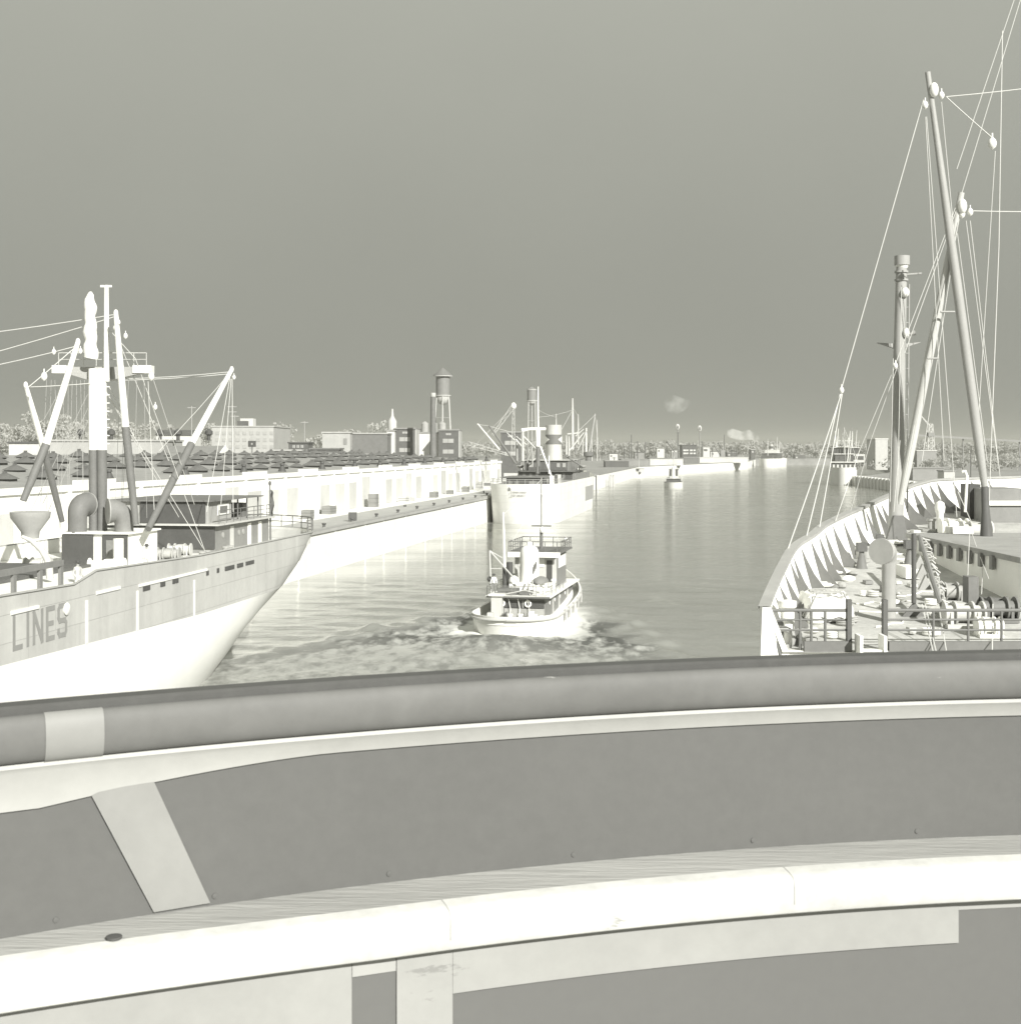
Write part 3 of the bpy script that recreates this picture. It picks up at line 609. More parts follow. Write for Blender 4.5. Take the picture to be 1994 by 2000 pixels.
def make_left_ship():
    t = thing('cargo_ship', LS(20, 0, 0), 'cargo ship at far left with INES lettering on its pale hull and white mast', 'ship', 'ships in the channel')
    stern = lambda z: (np.interp(z, [-1.5, 0, 3, 5.2, 7, 9], [17, 15, 10, 4.8, 2.0, 0]), np.interp(z, [-1.5, 0, 3, 5.2, 7, 9], [34, 30, 22, 15, 11.5, 9.5]))
    bow = lambda z: (np.interp(z, [-1.5, 9], [112, 118]), 34)
    lev_lo = [-1.5, 0, 1.2, 2.6, 3.8, 5.2]; lev_up = [5.2, 6.0, 6.9, 7.8, 8.4, 9.0]
    up = hull_rings(LS, 118, 8.5, lev_up, stern, bow, 70); lo = hull_rings(LS, 118, lambda z: 8.5 if z > 1 else 8.3, lev_lo, stern, bow, 70)
    for ring in up[-2:]:
        for p in ring:
            s = (p - LS.o).dot(LS.u)
            if s > 50.5: p.z -= .55 if ring is up[-1] else .3
    dz = lambda s: max(0.0, s - 33) * .023
    for ring in up + lo[-1:]:
        for p in ring: p.z += dz((p - LS.o).dot(LS.u))
    MB().loft(up, True).build('hull', 'hullpale', t); MB().loft(lo, True).build('boot_topping', 'white', t)
    top = up[-1]; inner = offset_ring(top, LS, .14, 0); foot = offset_ring(top, LS, .22, 0)
    for a, b, c in zip(top, inner, foot): b.z = a.z; c.z = 8.0
    MB().loft([top, inner, foot], True).build('bulwark', 'whitewear', t)
    n = len(foot); m = MB(); m.add(foot, [(i, i + 1, n - i - 1, n - i) for i in range(1, n // 2 - 1)] + [(0, 1, n - 1), (n // 2 - 1, n // 2, n // 2 + 1)]); m.build('deck', 'whitewear', t, smooth=False)
    MB().tube([p + Vector((0, 0, .02)) for p in top] + [top[0] + Vector((0, 0, .02))], .07, 6).build('gunwale_rail', 'light', t)
    # name on the side
    s = 57.3; z0, hh, wd, k = 6.42, 1.5, .26, 0
    for ch, w in (('L', .72), ('I', .18), ('N', .82), ('E', .70), ('S', .82)):
        mm = MB()
        for seg in stroke_letter(ch, w, hh):
            (x0, y0), (x1, y1) = seg; d = Vector((x1 - x0, y1 - y0)).normalized(); e = Vector((-d.y, d.x)) * wd / 2; d = d * wd * .42; k += 1; off = 8.512 + .0012 * (k % 9)
            q = [(x0 - d.x - e.x, y0 - d.y - e.y), (x1 + d.x - e.x, y1 + d.y - e.y), (x1 + d.x + e.x, y1 + d.y + e.y), (x0 - d.x + e.x, y0 - d.y + e.y)]
            mm.hexa([LS(s - a, 8.49, z0 + b) for a, b in q] + [LS(s - a, off, z0 + b) for a, b in q])
        mm.build('letter', 'hullmark', t, False); s -= w + .52
    side = lambda px: (lambda Y: (124 - Y) * 1.0112)(91057 / (1402 - px))
    # white strakes, frames and dark freeing ports along the side
    for x0, x1, za in ((205, 250, 7.75), (44, 96, 7.55), (286, 415, 7.72)):
        a, b = side(x0), side(x1); part('rubbing_strake', 'white', t, lambda m: m.fbox(LS, b, a, 8.4, 8.56, za + dz(a) * .9, za + .17 + dz(a) * .9))
    for x in (187, 283, 391): part('hull_seam_strip', 'white', t, lambda m: m.fbox(LS, side(x) - .14, side(x) + .14, 8.4, 8.53, 5.2 + dz(side(x)), 7.5 + dz(side(x))))
    for x, w in ((300, .5), (331, .35), (352, .2), (358, .2), (416, .2), (436, .2)): part('freeing_port', 'darker', t, lambda m: m.fbox(LS, side(x) - w, side(x) + w, 8.45, 8.54, 7.62, 7.92))
    for x, w in ((458, .9), (478, .6), (497, .9), (522, .35)): part('freeing_port', 'darker', t, lambda m: m.fbox(LS, side(x) - w, side(x) + w, 8.2, 8.55 - max(0, (x - 490)) * .004, 7.62, 7.90))
    part('discharge_pipe', 'white', t, lambda m: m.lathe([(.3, 0), (.34, .12), (.2, .2)], LS(side(148), 8.45, 7.7), 10, LS.r))
    # rudder and post under the counter
    part('rudder', 'white', t, lambda m: m.fbox(LS, 4.2, 7.4, -.15, .15, -1.5, 4.6)); part('rudder_post', 'white', t, lambda m: m.cyl(LS(7.8, 0, -1.5), LS(7.8, 0, 5.6), .35))
    # rails round the stern
    st = [p + Vector((0, 0, 0)) for p in top]; n = len(st)
    arc = [st[i % n] for i in range(-13, 14)]; rail(t, arc, 1.05, 1.5, 2, .05, 'middark')
    # stern house in two tiers
    X = lambda px, Y: (px - CX) * Y / FPX
    H = Frame(X(421, 105), 105, .15)
    part('lower_house', 'mid', t, lambda m: m.fbox(H, 0, 12.6, -9.6, 0, 8.0, 10.1), False)
    part('sunlit_front', 'darker', t, lambda m: m.fbox(H, -.12, -.005, -9.6, -.02, 8.35, 10.05), False)  # sunlit front put into the colour as a dark slab, tones reversed
    part('boat_deck', 'pale', t, lambda m: m.fbox(H, -.5, 13.0, -10, .45, 10.1, 10.22), False)
    part('upper_house', 'light', t, lambda m: m.fbox(H, .6, 5.6, -8.8, -.75, 10.22, 11.9), False)
    part('upper_front', 'darker', t, lambda m: m.fbox(H, .46, .595, -6.2, -1.0, 10.25, 11.85), False)  # lit upper front painted dark, tones reversed
    part('house_roof', 'middark', t, lambda m: m.fbox(H, .2, 12.4, -9.1, -.35, 11.9, 12.0), False)
    for s_, b_ in ((7.2, -.8), (9.4, -.8), (12.2, -.8), (7.2, -8.6), (12.2, -8.6)): part('awning_post', 'middark', t, lambda m: m.cyl(H(s_, b_, 10.2), H(s_, b_, 11.92), .06, n=8))
    part('window', 'white', t, lambda m: m.fbox(H, 2.5, 4.9, -.77, -.70, 10.75, 11.65), False); part('window_pane', 'middark', t, lambda m: m.fbox(H, 2.9, 4.5, -.72, -.68, 10.9, 11.45), False)
    for s_ in (3.2, 7.3, 9.9): part('door', 'pale' if s_ < 7 else 'white', t, lambda m: m.fbox(H, s_, s_ + .75, -.02, .05, 8.1, 9.9), False)
    for s_ in (1.6, 5.2, 6.2): part('porthole', 'light', t, lambda m: m.lathe([(.22, 0), (.22, .06), (0, .061)], H(s_, -.01, 9.3), 12, H.r))
    rail(t, [H(.3, .2, 10.22), H(6, .2, 10.22), H(12.6, .2, 10.22)], 1.0, 1.6, 3, .035, 'middark')
    part('deck_locker', 'middark', t, lambda m: m.fbox(H, 10.6, 11.8, -3, -1.6, 10.22, 11.4), False)
    for s_ in (6.8, 8.0): part('deck_bin', 'dark', t, lambda m: m.fbox(H, s_, s_ + .7, -4.2, -3.2, 10.22, 11.2), False)
    f0 = P(529, 1032, 118); f1 = P(527.5, 944, 118)
    part('flagstaff', 'middark', t, lambda m: m.tube([f0 - Vector((0, 0, 1)), f1], [.09, .05], 8)); part('staff_truck', 'dark', t, lambda m: m.ell(f1, .12, .12, .2))
    m = MB(); rows = []
    for i in range(9):
        z = f1.z - .5 - i * .27; rows.append([Vector((f1.x + .02 + .10 * j + .05 * math.sin(i * 1.3 + j), 118 + .12 * math.sin(i * .9 + j * 1.7), z - .1 * j)) for j in range(4)])
    m.loft(rows).build('furled_flag', 'dark', t)
    # masthouse, king posts, crosstree
    Mh = Frame(X(251, 91.5), 91.5, .15)
    part('mast_house', 'white', t, lambda m: m.fbox(Mh, 0, 4.8, -4.6, 0, 8.0, 10.3), False)
    for b0, b1 in ((-4.6, -2.42), (-1.75, -.02)):
        part('sunlit_front', 'darker', t, lambda m: m.fbox(Mh, -.14, -.005, b0, b1, 8.0, 10.24), False)  # mast house's sunlit face painted on as dark slabs
    part('house_roof', 'white', t, lambda m: m.fbox(Mh, -.25, 5, -4.8, .2, 10.3, 10.42), False)
    d = part('door', 'mid', t, lambda m: m.fbox(Mh, -.22, -.145, -1.45, -.85, 8.3, 9.9), False); part('handle', 'light', d, lambda m: m.fbox(Mh, -.26, -.225, -1.38, -1.30, 9.0, 9.12), False)
    part('deck_cylinder', 'white', t, lambda m: m.cyl(P(232, 1110, 90), P(232, 1052, 90), .33, n=14))
    Ym = 93.5
    pA0, pA1 = P(183.5, 1052, Ym), P(182, 720, Ym); pB0, pB1 = P(200.5, 1052, Ym), P(199, 720, Ym)
    zj = P(0, 879, Ym).z
    for (q0, q1, r) in ((pA0, pA1, .30), (pB0, pB1, .34)):
        f = (zj - q0.z) / (q1.z - q0.z); j = q0.lerp(q1, f)
        part('king_post', 'middark', t, lambda m: m.cyl(q0, j, r, r * .98, 18)); part('king_post_top', 'white', t, lambda m: m.cyl(j, q1, r * 1.03, r * .95, 18))
    for k in range(9): part('mast_rung', 'white', t, lambda m: m.box(pB1.x + .2, pB1.x + .55, Ym - .05, Ym + .05, zj + .4 + k * .55, zj + .46 + k * .55))
    part('topmast', 'white', t, lambda m: m.tube([P(209, 745, Ym), P(208.5, 557, Ym)], [.20, .15], 12)); part('truck_yard', 'white', t, lambda m: m.box(X(197, Ym), X(219, Ym), Ym - .06, Ym + .06, P(0, 561, Ym).z, P(0, 557, Ym).z))
    m = MB(); pts = []; rr = []; random.seed(5)                    # the wrapped boom stowed upright: lumpy canvas
    for i in range(26):
        f = i / 25; y = 700 - (700 - 570) * f; pts.append(P(178 + 1.2 * math.sin(i * 1.1) - 1.5 * f, y, Ym - .5)); rr.append((.45 - .10 * f + .035 * math.sin(i * .75) + random.uniform(-.015, .02)) * (1 if i < 22 else (.92, .8, .62, .25)[i - 22]))
    m.tube(pts, rr, 14).build('canvas_wrapped_boom', 'white', t)
    yz = lambda y: P(0, y, Ym).z
    m = MB(); m.prism([(X(118, Ym), Ym + .3, yz(716)), (X(286, Ym), Ym + .3, yz(716)), (X(289, Ym), Ym + .3, yz(726)), (X(275, Ym), Ym + .3, yz(728)), (X(215, Ym), Ym + .3, yz(742)), (X(172, Ym), Ym + .3, yz(742)), (X(125, Ym), Ym + .3, yz(728)), (X(112, Ym), Ym + .3, yz(726))], (0, .7, 0)); m.build('crosstree', 'light', t, False)
    for a, b in ((100, 128), (258, 294)): part('crosstree_end', 'white', t, lambda m: m.box(X(a, Ym), X(b, Ym), Ym + .2, Ym + 1.1, yz(728), yz(713)))
    rail(t, [Vector((X(112, Ym), Ym + .35, yz(714))), Vector((X(284, Ym), Ym + .35, yz(714)))], .88, .85, 2, .03, 'pale')
    for x in (87, 296): block_tackle(t, P(x, 735, Ym), .30)
    # derrick booms: dark heel, white upper length
    for k, (a, j, b, ya, yb, r) in enumerate((((46, 978), (91, 868), (153, 668), 88, 91, .26), ((122, 1018), (86, 876), (51, 752), 93, 88, .22), ((266, 1025), (246, 834), (227, 612), 92, 92, .26), ((290, 1033), (374, 868), (453, 722), 92, 108, .27))):
        A, B = P(*a, ya), P(*b, yb); f = (j[1] - a[1]) / (b[1] - a[1]); J = P(*j, ya + (yb - ya) * f)
        bm = part('derrick_boom', 'white', t, lambda m: m.tube([J, J.lerp(B, .5), B], [r * .95, r * .85, r * .6], 14))
        part('boom_heel', 'middark', bm, lambda m: m.tube([A, A.lerp(J, .5), J], [r * .8, r * 1.0, r * 1.02], 14)); part('boom_cap', 'white', bm, lambda m: m.ell(B, r * .62, r * .62, r * 1.0))
        block_tackle(t, B + Vector((.2, -.1, -.6)), .19)
    # ventilators
    cowl(t, P(152, 1040, 92.4), .62, 1.05, (.35, .93), .80, 'middark', 'pale'); cowl(t, P(243, 1038, 92.6), .62, .55, (-.85, -.45), .82, 'mid', 'pale')
    part('tub_platform', 'light', t, lambda m: m.lathe([(.5, -1.6), (.55, -1.2), (1.15, -.35), (1.2, 0), (1.1, .02), (0, .04)], P(60, 1000, 84), 24))
    # davit, hatch, winches, fittings
    part('boat_davit', 'pale', t, lambda m: m.tube([P(44, 1048, 76), P(62, 1056, 76), P(80, 1072, 76), P(92, 1090, 76), P(97, 1106, 76), P(98, 1130, 76)], [.10, .14, .17, .19, .2, .2], 10))
    Hh = Frame(X(236, 76), 76, .15)
    part('hatch_coaming', 'white', t, lambda m: m.fbox(Hh, -10, 9, -12.2, -2.4, 8.0, 8.5), False); part('hatch_cover', 'whitewear', t, lambda m: m.fbox(Hh, -10, 9, -12.0, -2.6, 8.5, 8.62), False)
    part('hatch_tarpaulin_edge', 'dark', t, lambda m: m.fbox(Hh, -10.05, 9.05, -12.25, -6, 8.62, 8.8), False)
    dk = lambda x, Y: Vector((X(x, Y), Y, 8.02)); winch(t, dk(75, 88), 'pale'); winch(t, dk(210, 87.5), 'white', 2.2); winch(t, dk(352, 101), 'pale', 1.6); winch(t, dk(330, 97), 'light', 1.5)
    for x, y, Y in ((318, 1086, 90), (400, 1072, 98), (445, 1060, 103)): bitts(t, Vector((X(x, Y), Y, 8.02)), .22, .7, .9, 'light', (.15, 1))
    for k, (x, Y) in enumerate(((352, 95), (366, 96.5), (380, 98), (394, 99.5), (340, 93.8))):      # coiled mooring lines along the bulwark
        p = LS((124 - Y) * 1.011, 7.4, 8.05); m = MB()
        for c in range(4): m.tube([p + Vector(((.55 - .03 * c) * math.cos(a), (.55 - .03 * c) * math.sin(a), .09 + .13 * c)) for a in [math.tau * i / 14 for i in range(15)]], .075, 6)
        m.build('coiled_line', 'mid' if k % 2 else 'light', t)
    part('deck_house_frame', 'mid', t, lambda m: (m.fbox(LS, 52.2, 59.5, 8.3, 8.5, 9.95, 10.25), [m.fbox(LS, s_, s_ + .28, 8.32, 8.48, 8.7, 9.95) for s_ in (52.2, 54.4, 57.0, 58.8)]), False)
    part('canvas_heap', 'canvas', t, lambda m: m.ell(LS(46.5, 7.2, 8.2), .7, 1.6, .55)); part('canvas_heap', 'tarp', t, lambda m: m.ell(LS(42, 7.2, 8.1), .8, 2.0, .5))
    wp = lambda a, b, Ya=Ym, Yb=Ym: (P(*a, Ya), P(*b, Yb))
    wires(t, [wp((226, 614), (-60, 655)), wp((226, 618), (-60, 702)), wp((150, 676), (-60, 724), 91, 80), wp((452, 726), (212, 741), 108), wp((452, 730), (196, 744), 108), wp((52, 756), (184, 748), 88), wp((54, 758), (150, 676), 88, 91)], .028)
    wires(t, [wp((211, 640), (265, 700)), wp((265, 700), (402, 1080), Ym, 98), wp((205, 760), (350, 1010), Ym, 100), wp((208, 765), (400, 1075), Ym, 98), wp((230, 660), (330, 900), Ym, 96), wp((214, 755), (262, 850)), wp((290, 745), (302, 1000)), wp((298, 735), (380, 985), Ym, 100),
              wp((454, 735), (456, 1000), 108, 104), wp((450, 735), (404, 1000), 108, 103), wp((452, 740), (432, 985), 108, 104), wp((448, 730), (312, 880), 108)], .022)
    for x in (92, 101, 108, 126, 134, 142, 150, 158, 166, 236, 244, 252, 268, 282): wires(t, [wp((x, 742), (x + random.uniform(-14, 10), random.uniform(985, 1040)))], .013, 'wirefaint')
    wires(t, [wp((172, 770), (60, 1000)), wp((176, 790), (84, 985)), wp((128, 745), (64, 860)), wp((182, 810), (134, 870)), wp((180, 806), (90, 1010))], .016, 'wirefaint')
    for x, y in ((304, 795), (246, 656), (226, 640), (106, 687)): block_tackle(t, P(x, y, Ym), .2)
make_left_ship()
pX = lambda px, Y: (px - CX) * Y / FPX
person('person', Vector((pX(287, 89), 89, 8.0)), -1.2, 'person in pale clothes and dark hat standing beside the white mast house', ('pale', 'white', 'light'), .3)
person('person', Vector((pX(152, 76), 76, 8.0)), -.6, 'person in pale clothes and flat dark hat near the lettered hull side', ('white', 'pale', 'light'), .2)

# ---------------------------------------------------------------- the moored freighter ahead, stern towards us
F2 = Frame(1.9, 290.0, QS)
def text_part(parent, body, size, loc, rot, mat, name):
    cu = bpy.data.curves.new(name, 'FONT'); cu.body = body; cu.size = size; cu.align_x = 'CENTER'; cu.extrude = .01
    tmp = bpy.data.objects.new(name, cu); col.objects.link(tmp); dg = bpy.context.evaluated_depsgraph_get(); me = bpy.data.meshes.new_from_object(tmp.evaluated_get(dg)); bpy.data.objects.remove(tmp)
    me.materials.clear(); me.materials.append(MAT[mat]); o = bpy.data.objects.new(name, me); col.objects.link(o); o.parent = parent; o.location = Vector(loc) - parent.location; o.rotation_euler = rot; return o
def make_moored_freighter():
    t = thing('cargo_ship', F2(55, 0, 0), 'white cargo ship moored stern on at the wharf with banded funnel amidships', 'ship', 'ships in the channel')
    stern = lambda z: (np.interp(z, [-1, 0, 3, 5, 7, 8.4], [1.6, 1.4, .9, .5, .15, 0]), np.interp(z, [-1, 0, 3, 5, 7, 8.4], [10, 9.4, 8.6, 8.2, 7.6, 7.2]))
    bow = lambda z: (np.interp(z, [-1, 8.4], [108, 113]), 30)
    lo = hull_rings(F2, 113, 7.3, [-1, 0, .8, 1.5], stern, bow, 48, sp=2.2); up = hull_rings(F2, 113, 7.3, [1.5, 3, 4.5, 6, 7.2, 8.4], stern, bow, 48, sp=2.2)
    for p in up[-1] + up[-2]:
        s = (p - F2.o).dot(F2.u)
        if s > 85: p.z += (s - 85) * .06
    MB().loft(up, True).build('hull', 'hullwhite', t); MB().loft(lo, True).build('boot_topping', 'whitewear', t)
    top = up[-1]; foot = offset_ring(top, F2, .25, 7.5); MB().loft([top, offset_ring(top, F2, .12, 8.4), foot], True).build('bulwark', 'whitewear', t)
    n = len(foot); m = MB(); m.add(foot, [(i, i + 1, n - i - 1, n - i) for i in range(1, n // 2 - 1)]); m.build('deck', 'pale', t, False)
    part('paint_patch', 'light', t, lambda m: m.fbox(F2, 62, 82, 7.1, 7.33, 2.6, 6.2), False)
    # stern name and port of registry
    for body, size, z, so in (('TYSON LYKES', .56, 6.5, .06), ('NEW ORLEANS', .46, 5.85, .14)):
        text_part(t, body, size, F2(so, -.3, z), (math.radians(85), 0, -math.atan(QS)), 'darker', 'ship_name' if z > 6 else 'home_port')
    part('stern_lamp', 'middark', t, lambda m: m.lathe([(.38, 0), (.38, .25), (0, .3)], P(996, 955, 290.9), 14, (0, -1, .2)))
    rail(t, [top[i % n] for i in range(-12, 13)], 1.0, 1.7, 2, .05, 'light')
    fb = lambda name, mat, s0, s1, b0, b1, z0, z1: part(name, mat, t, lambda m: m.fbox(F2, s0, s1, b0 * .86, b1 * .86, z0, z1), False)
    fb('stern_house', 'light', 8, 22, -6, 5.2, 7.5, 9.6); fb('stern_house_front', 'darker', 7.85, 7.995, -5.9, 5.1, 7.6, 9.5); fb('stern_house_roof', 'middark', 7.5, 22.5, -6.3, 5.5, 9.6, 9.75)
    for b in (-5.2, -3.6, -2.0): fb('stern_vent', 'middark', 5 + b * .2, 6 + b * .2, b, b + .9, 7.5, 8.9)
    fb('deck_gun_tub', 'mid', 4.5, 6.5, 1.6, 3.2, 7.5, 8.9); fb('stern_locker', 'mid', 3.8, 4.6, 3.6, 4.8, 7.5, 8.7)
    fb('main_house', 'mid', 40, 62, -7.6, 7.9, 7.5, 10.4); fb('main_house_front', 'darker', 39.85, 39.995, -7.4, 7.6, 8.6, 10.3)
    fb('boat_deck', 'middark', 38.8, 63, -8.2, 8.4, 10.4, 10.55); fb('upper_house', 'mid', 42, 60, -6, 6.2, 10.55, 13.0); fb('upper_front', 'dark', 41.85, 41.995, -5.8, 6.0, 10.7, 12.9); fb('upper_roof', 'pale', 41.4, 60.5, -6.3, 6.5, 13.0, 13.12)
    for b in (-6.2, -4.4, -2.6, 1.2, 3.0, 4.8): fb('door', 'middark', 39.78, 39.845, b, b + .8, 8.65, 10.1)
    for b in (-4.8, -3, 3, 4.6): fb('window', 'light', 41.76, 41.845, b, b + .9, 11.4, 12.4)
    fb('side_plating', 'mid', 42, 75, 7.92, 8.2, 7.6, 9.9)
    for b in (-7.6, 7.8):                                            # lifeboats on their davits
        m = MB(); m.loft([[F2(47 + 7 * u, b + w * math.sin(a) * .9, 11.7 - w * .75 * math.cos(a)) for a in [-math.pi / 2 + math.pi * k / 8 for k in range(9)]] for u, w in ((0, .05), (.15, .6), (.4, .95), (.6, .95), (.85, .6), (1, .05))], True); m.build('lifeboat', 'pale', t)
        for s_ in (48.2, 52.8): part('davit', 'middark', t, lambda m: m.tube([F2(s_, b * .86, 10.5), F2(s_, b * .9, 13.0), F2(s_, b * 1.03, 13.4)], .12, 8))
    # funnel with its band
    fc = P(1081, 875, 345); zt = P(0, 830, 345).z
    def oval(z, k=1.0): return [Vector((fc.x + 2.05 * k * math.cos(a), 345 + 2.7 * k * math.sin(a), z)) for a in [math.tau * i / 28 for i in range(28)]]
    fu = MB().loft([oval(10.5), oval(zt), oval(zt, .9), oval(zt - .6, .88)], True).build('funnel', 'pale', t)
    zb0, zb1 = P(0, 868, 345).z, P(0, 849, 345).z
    MB().loft([oval(zb0, 1.0), oval(zb0, 1.012), oval(zb1, 1.012), oval(zb1, 1.0)], True).build('funnel_band', 'middark', fu)
    for sg in (-1, 1):                                               # pale arrowheads pointing in from either edge of the band
        m = MB(); zm = (zb0 + zb1) / 2; hh = (zb1 - zb0) / 2; pts = []
        for f in [0, .25, .5, .75, 1]:
            a = -math.pi / 2 + sg * (math.radians(88) - f * math.radians(58)); w = hh * (1 - f)
            base = Vector((fc.x + 2.05 * 1.03 * math.cos(a), 345 + 2.7 * 1.03 * math.sin(a), zm)); pts.append([base + Vector((0, 0, w)), base - Vector((0, 0, w))])
        m.loft(pts).build('band_arrowhead', 'white', fu, False)
    # T mast, masts and booms
    Y2 = 316.0; p = lambda x, y, Y=Y2: P(x, y, Y)
    part('mast', 'middark', t, lambda m: m.cyl(p(1050.5, 925), p(1050.5, 872), .50, .48, 14)); part('mast_upper', 'white', t, lambda m: m.tube([p(1050.5, 872), p(1050.5, 840), p(1051, 836)], [.5, .62, .4], 14)); part('topmast', 'white', t, lambda m: m.tube([p(1051, 838), p(1050.5, 790), p(1051, 755)], [.22, .2, .1], 8))
    part('crosstree', 'white', t, lambda m: m.tube([p(1019, 841), p(1035, 838), p(1066, 838)], [.5, .35, .35], 8))
    part('king_post', 'pale', t, lambda m: m.cyl(p(1021, 900), p(1021, 840), .35, .3, 12))
    bo = lambda a, b, r, mat, Ya=Y2, Yb=Y2: part('derrick_boom', mat, t, lambda m: m.tube([P(*a, Ya), P(*b, Yb)], [r * 1.1, r * .75], 10))
    bo((1055, 872), (1078, 934), .26, 'white'); bo((1006, 904), (955, 831), .24, 'mid', 316, 310); bo((975, 878), (933, 828), .22, 'white', 318, 312); bo((1022, 852), (1050, 880), .2, 'pale'); bo((1007, 858), (1024, 878), .22, 'pale')
    bo((1008, 906), (1030, 893), .2, 'middark'); bo((1104, 890), (1138, 912), .2, 'middark', 335, 335)
    for x, y0, y1, Y, r in ((1118, 778, 878, 372, .45), (1129, 809, 868, 375, .25), (1086, 808, 852, 350, .2), (1111, 852, 890, 362, .3), (1106, 850, 888, 360, .3), (1166, 820, 900, 400, .16)):
        part('mast', 'pale', t, lambda m: m.tube([P(x, y1, Y), P(x, (y0 * 2 + y1) / 3, Y), P(x, y0, Y)], [r, r * .8, r * .4], 10))
    bo((1149, 892), (1162, 808), .3, 'light', 385, 385); bo((1112, 880), (1140, 845), .2, 'pale', 370, 372)
    part('crosstree', 'pale', t, lambda m: m.cyl(P(1108, 848, 372), P(1131, 846, 372), .25)); part('bow_ventilator', 'middark', t, lambda m: m.lathe([(.9, 0), (.9, 1.0), (1.4, 1.4), (1.5, 2.4), (0, 2.6)], P(1149, 900, 383), 12))
    wires(t, [(p(1050, 800), P(1086, 815, 350)), (p(1050, 815), P(1120, 800, 372)), (P(1118, 795, 372), P(1129, 812, 375)), (P(1162, 810, 385), P(1120, 850, 372)), (P(1162, 812, 385), P(1172, 900, 385)), (p(955, 832), p(1002, 845)), (p(934, 829), p(956, 832)), (p(1052, 845), p(1030, 900)), (p(1052, 846), p(1040, 905)), (P(1118, 800, 372), P(1090, 850, 350))], .045, 'wire')
    random.seed(21)
    for k in range(30):
        s_, b_ = random.uniform(3.5, 38), random.uniform(-6.4, 6); fb('deck_gear', random.choice(['middark', 'pale', 'mid', 'dark', 'white']), s_, s_ + random.uniform(.5, 1.6), b_, b_ + random.uniform(.5, 1.5), 7.5, 8.0 + random.uniform(.4, 2.0))
    for k, (x, y0, y1, Y, r) in enumerate(((1010, 862, 905, 322, .22), (1030, 868, 905, 326, .2), (1040, 880, 912, 330, .18), (1072, 890, 925, 312, .16), (1096, 880, 905, 345, .2), (1124, 850, 885, 378, .2), (1138, 845, 890, 390, .18), (1156, 858, 900, 396, .15), (1145, 836, 890, 392, .2))):
        part('sampson_post', random.choice(['pale', 'light', 'white', 'mid']), t, lambda m: m.cyl(P(x, y1, Y), P(x, y0, Y), r, r * .8, 8))
    for a, b in (((1010, 865), (990, 845)), ((1030, 870), (1008, 852)), ((1124, 852), (1140, 838)), ((1145, 842), (1128, 880)), ((1040, 900), (1062, 884))): bo(a, b, .16, 'pale', 330, 330)
    for s_ in (28, 34): fb('hatch', 'light', s_, s_ + 4.5, -3.5, 3.5, 7.5, 8.6)
    fb('rope_bin', 'middark', 24, 26, 2, 4, 7.5, 9.0); fb('winch_platform', 'pale', 23, 27, -3, 1, 7.5, 9.4)
make_moored_freighter()

def lattice_crane():
    Y = 352.0; b = P(1001, 884, Y); t = thing('lattice_crane', (b.x, Y, 5.6), 'lattice boom crane on the wharf left of the moored freighter', 'crane')
    def lat(a, c, w, name):
        a = Vector(a); c = Vector(c); d = (c - a).normalized(); e = Vector((0, 1, 0)) * w; f = d.cross(Vector((0, 1, 0))).normalized() * w; m = MB(); n = max(4, int((c - a).length / 2.2))
        for u, v in ((1, 1), (1, -1), (-1, -1), (-1, 1)): m.cyl(a + e * u + f * v, c + (e * u + f * v) * .5, .07, n=5)
        for i in range(n):
            k0, k1 = i / n, (i + 1) / n; g = lambda k: 1 - .5 * k
            for u, v, u2, v2 in ((1, 1, 1, -1), (1, -1, -1, -1), (-1, -1, -1, 1), (-1, 1, 1, 1)): m.cyl(a.lerp(c, k0) + (e * u + f * v) * g(k0), a.lerp(c, k1) + (e * u2 + f * v2) * g(k1), .045, n=4)
        m.build(name, 'pale', t)
    lat(P(1002, 890, Y), P(1003, 795, Y), .45, 'tower'); lat(P(1002, 794, Y), P(962, 850, Y), .5, 'boom'); lat(P(915, 866, Y), P(996, 889, Y), .45, 'gantry')
    part('cab', 'pale', t, lambda m: m.box(b.x - 2.2, b.x + 2.2, Y - 2, Y + 2, 6.9, 9.6)); part('crawler_base', 'middark', t, lambda m: m.box(b.x - 2.6, b.x + 2.6, Y - 2.4, Y + 2.4, 5.62, 6.9)); part('head', 'white', t, lambda m: m.ell(P(1003, 793, Y), .7, .7, .9))
    wires(t, [(P(1002, 793, Y), P(930, 868, Y)), (P(1003, 795, Y), P(948, 848, Y))], .05, 'wirefaint', 'hoist_wire')
lattice_crane()
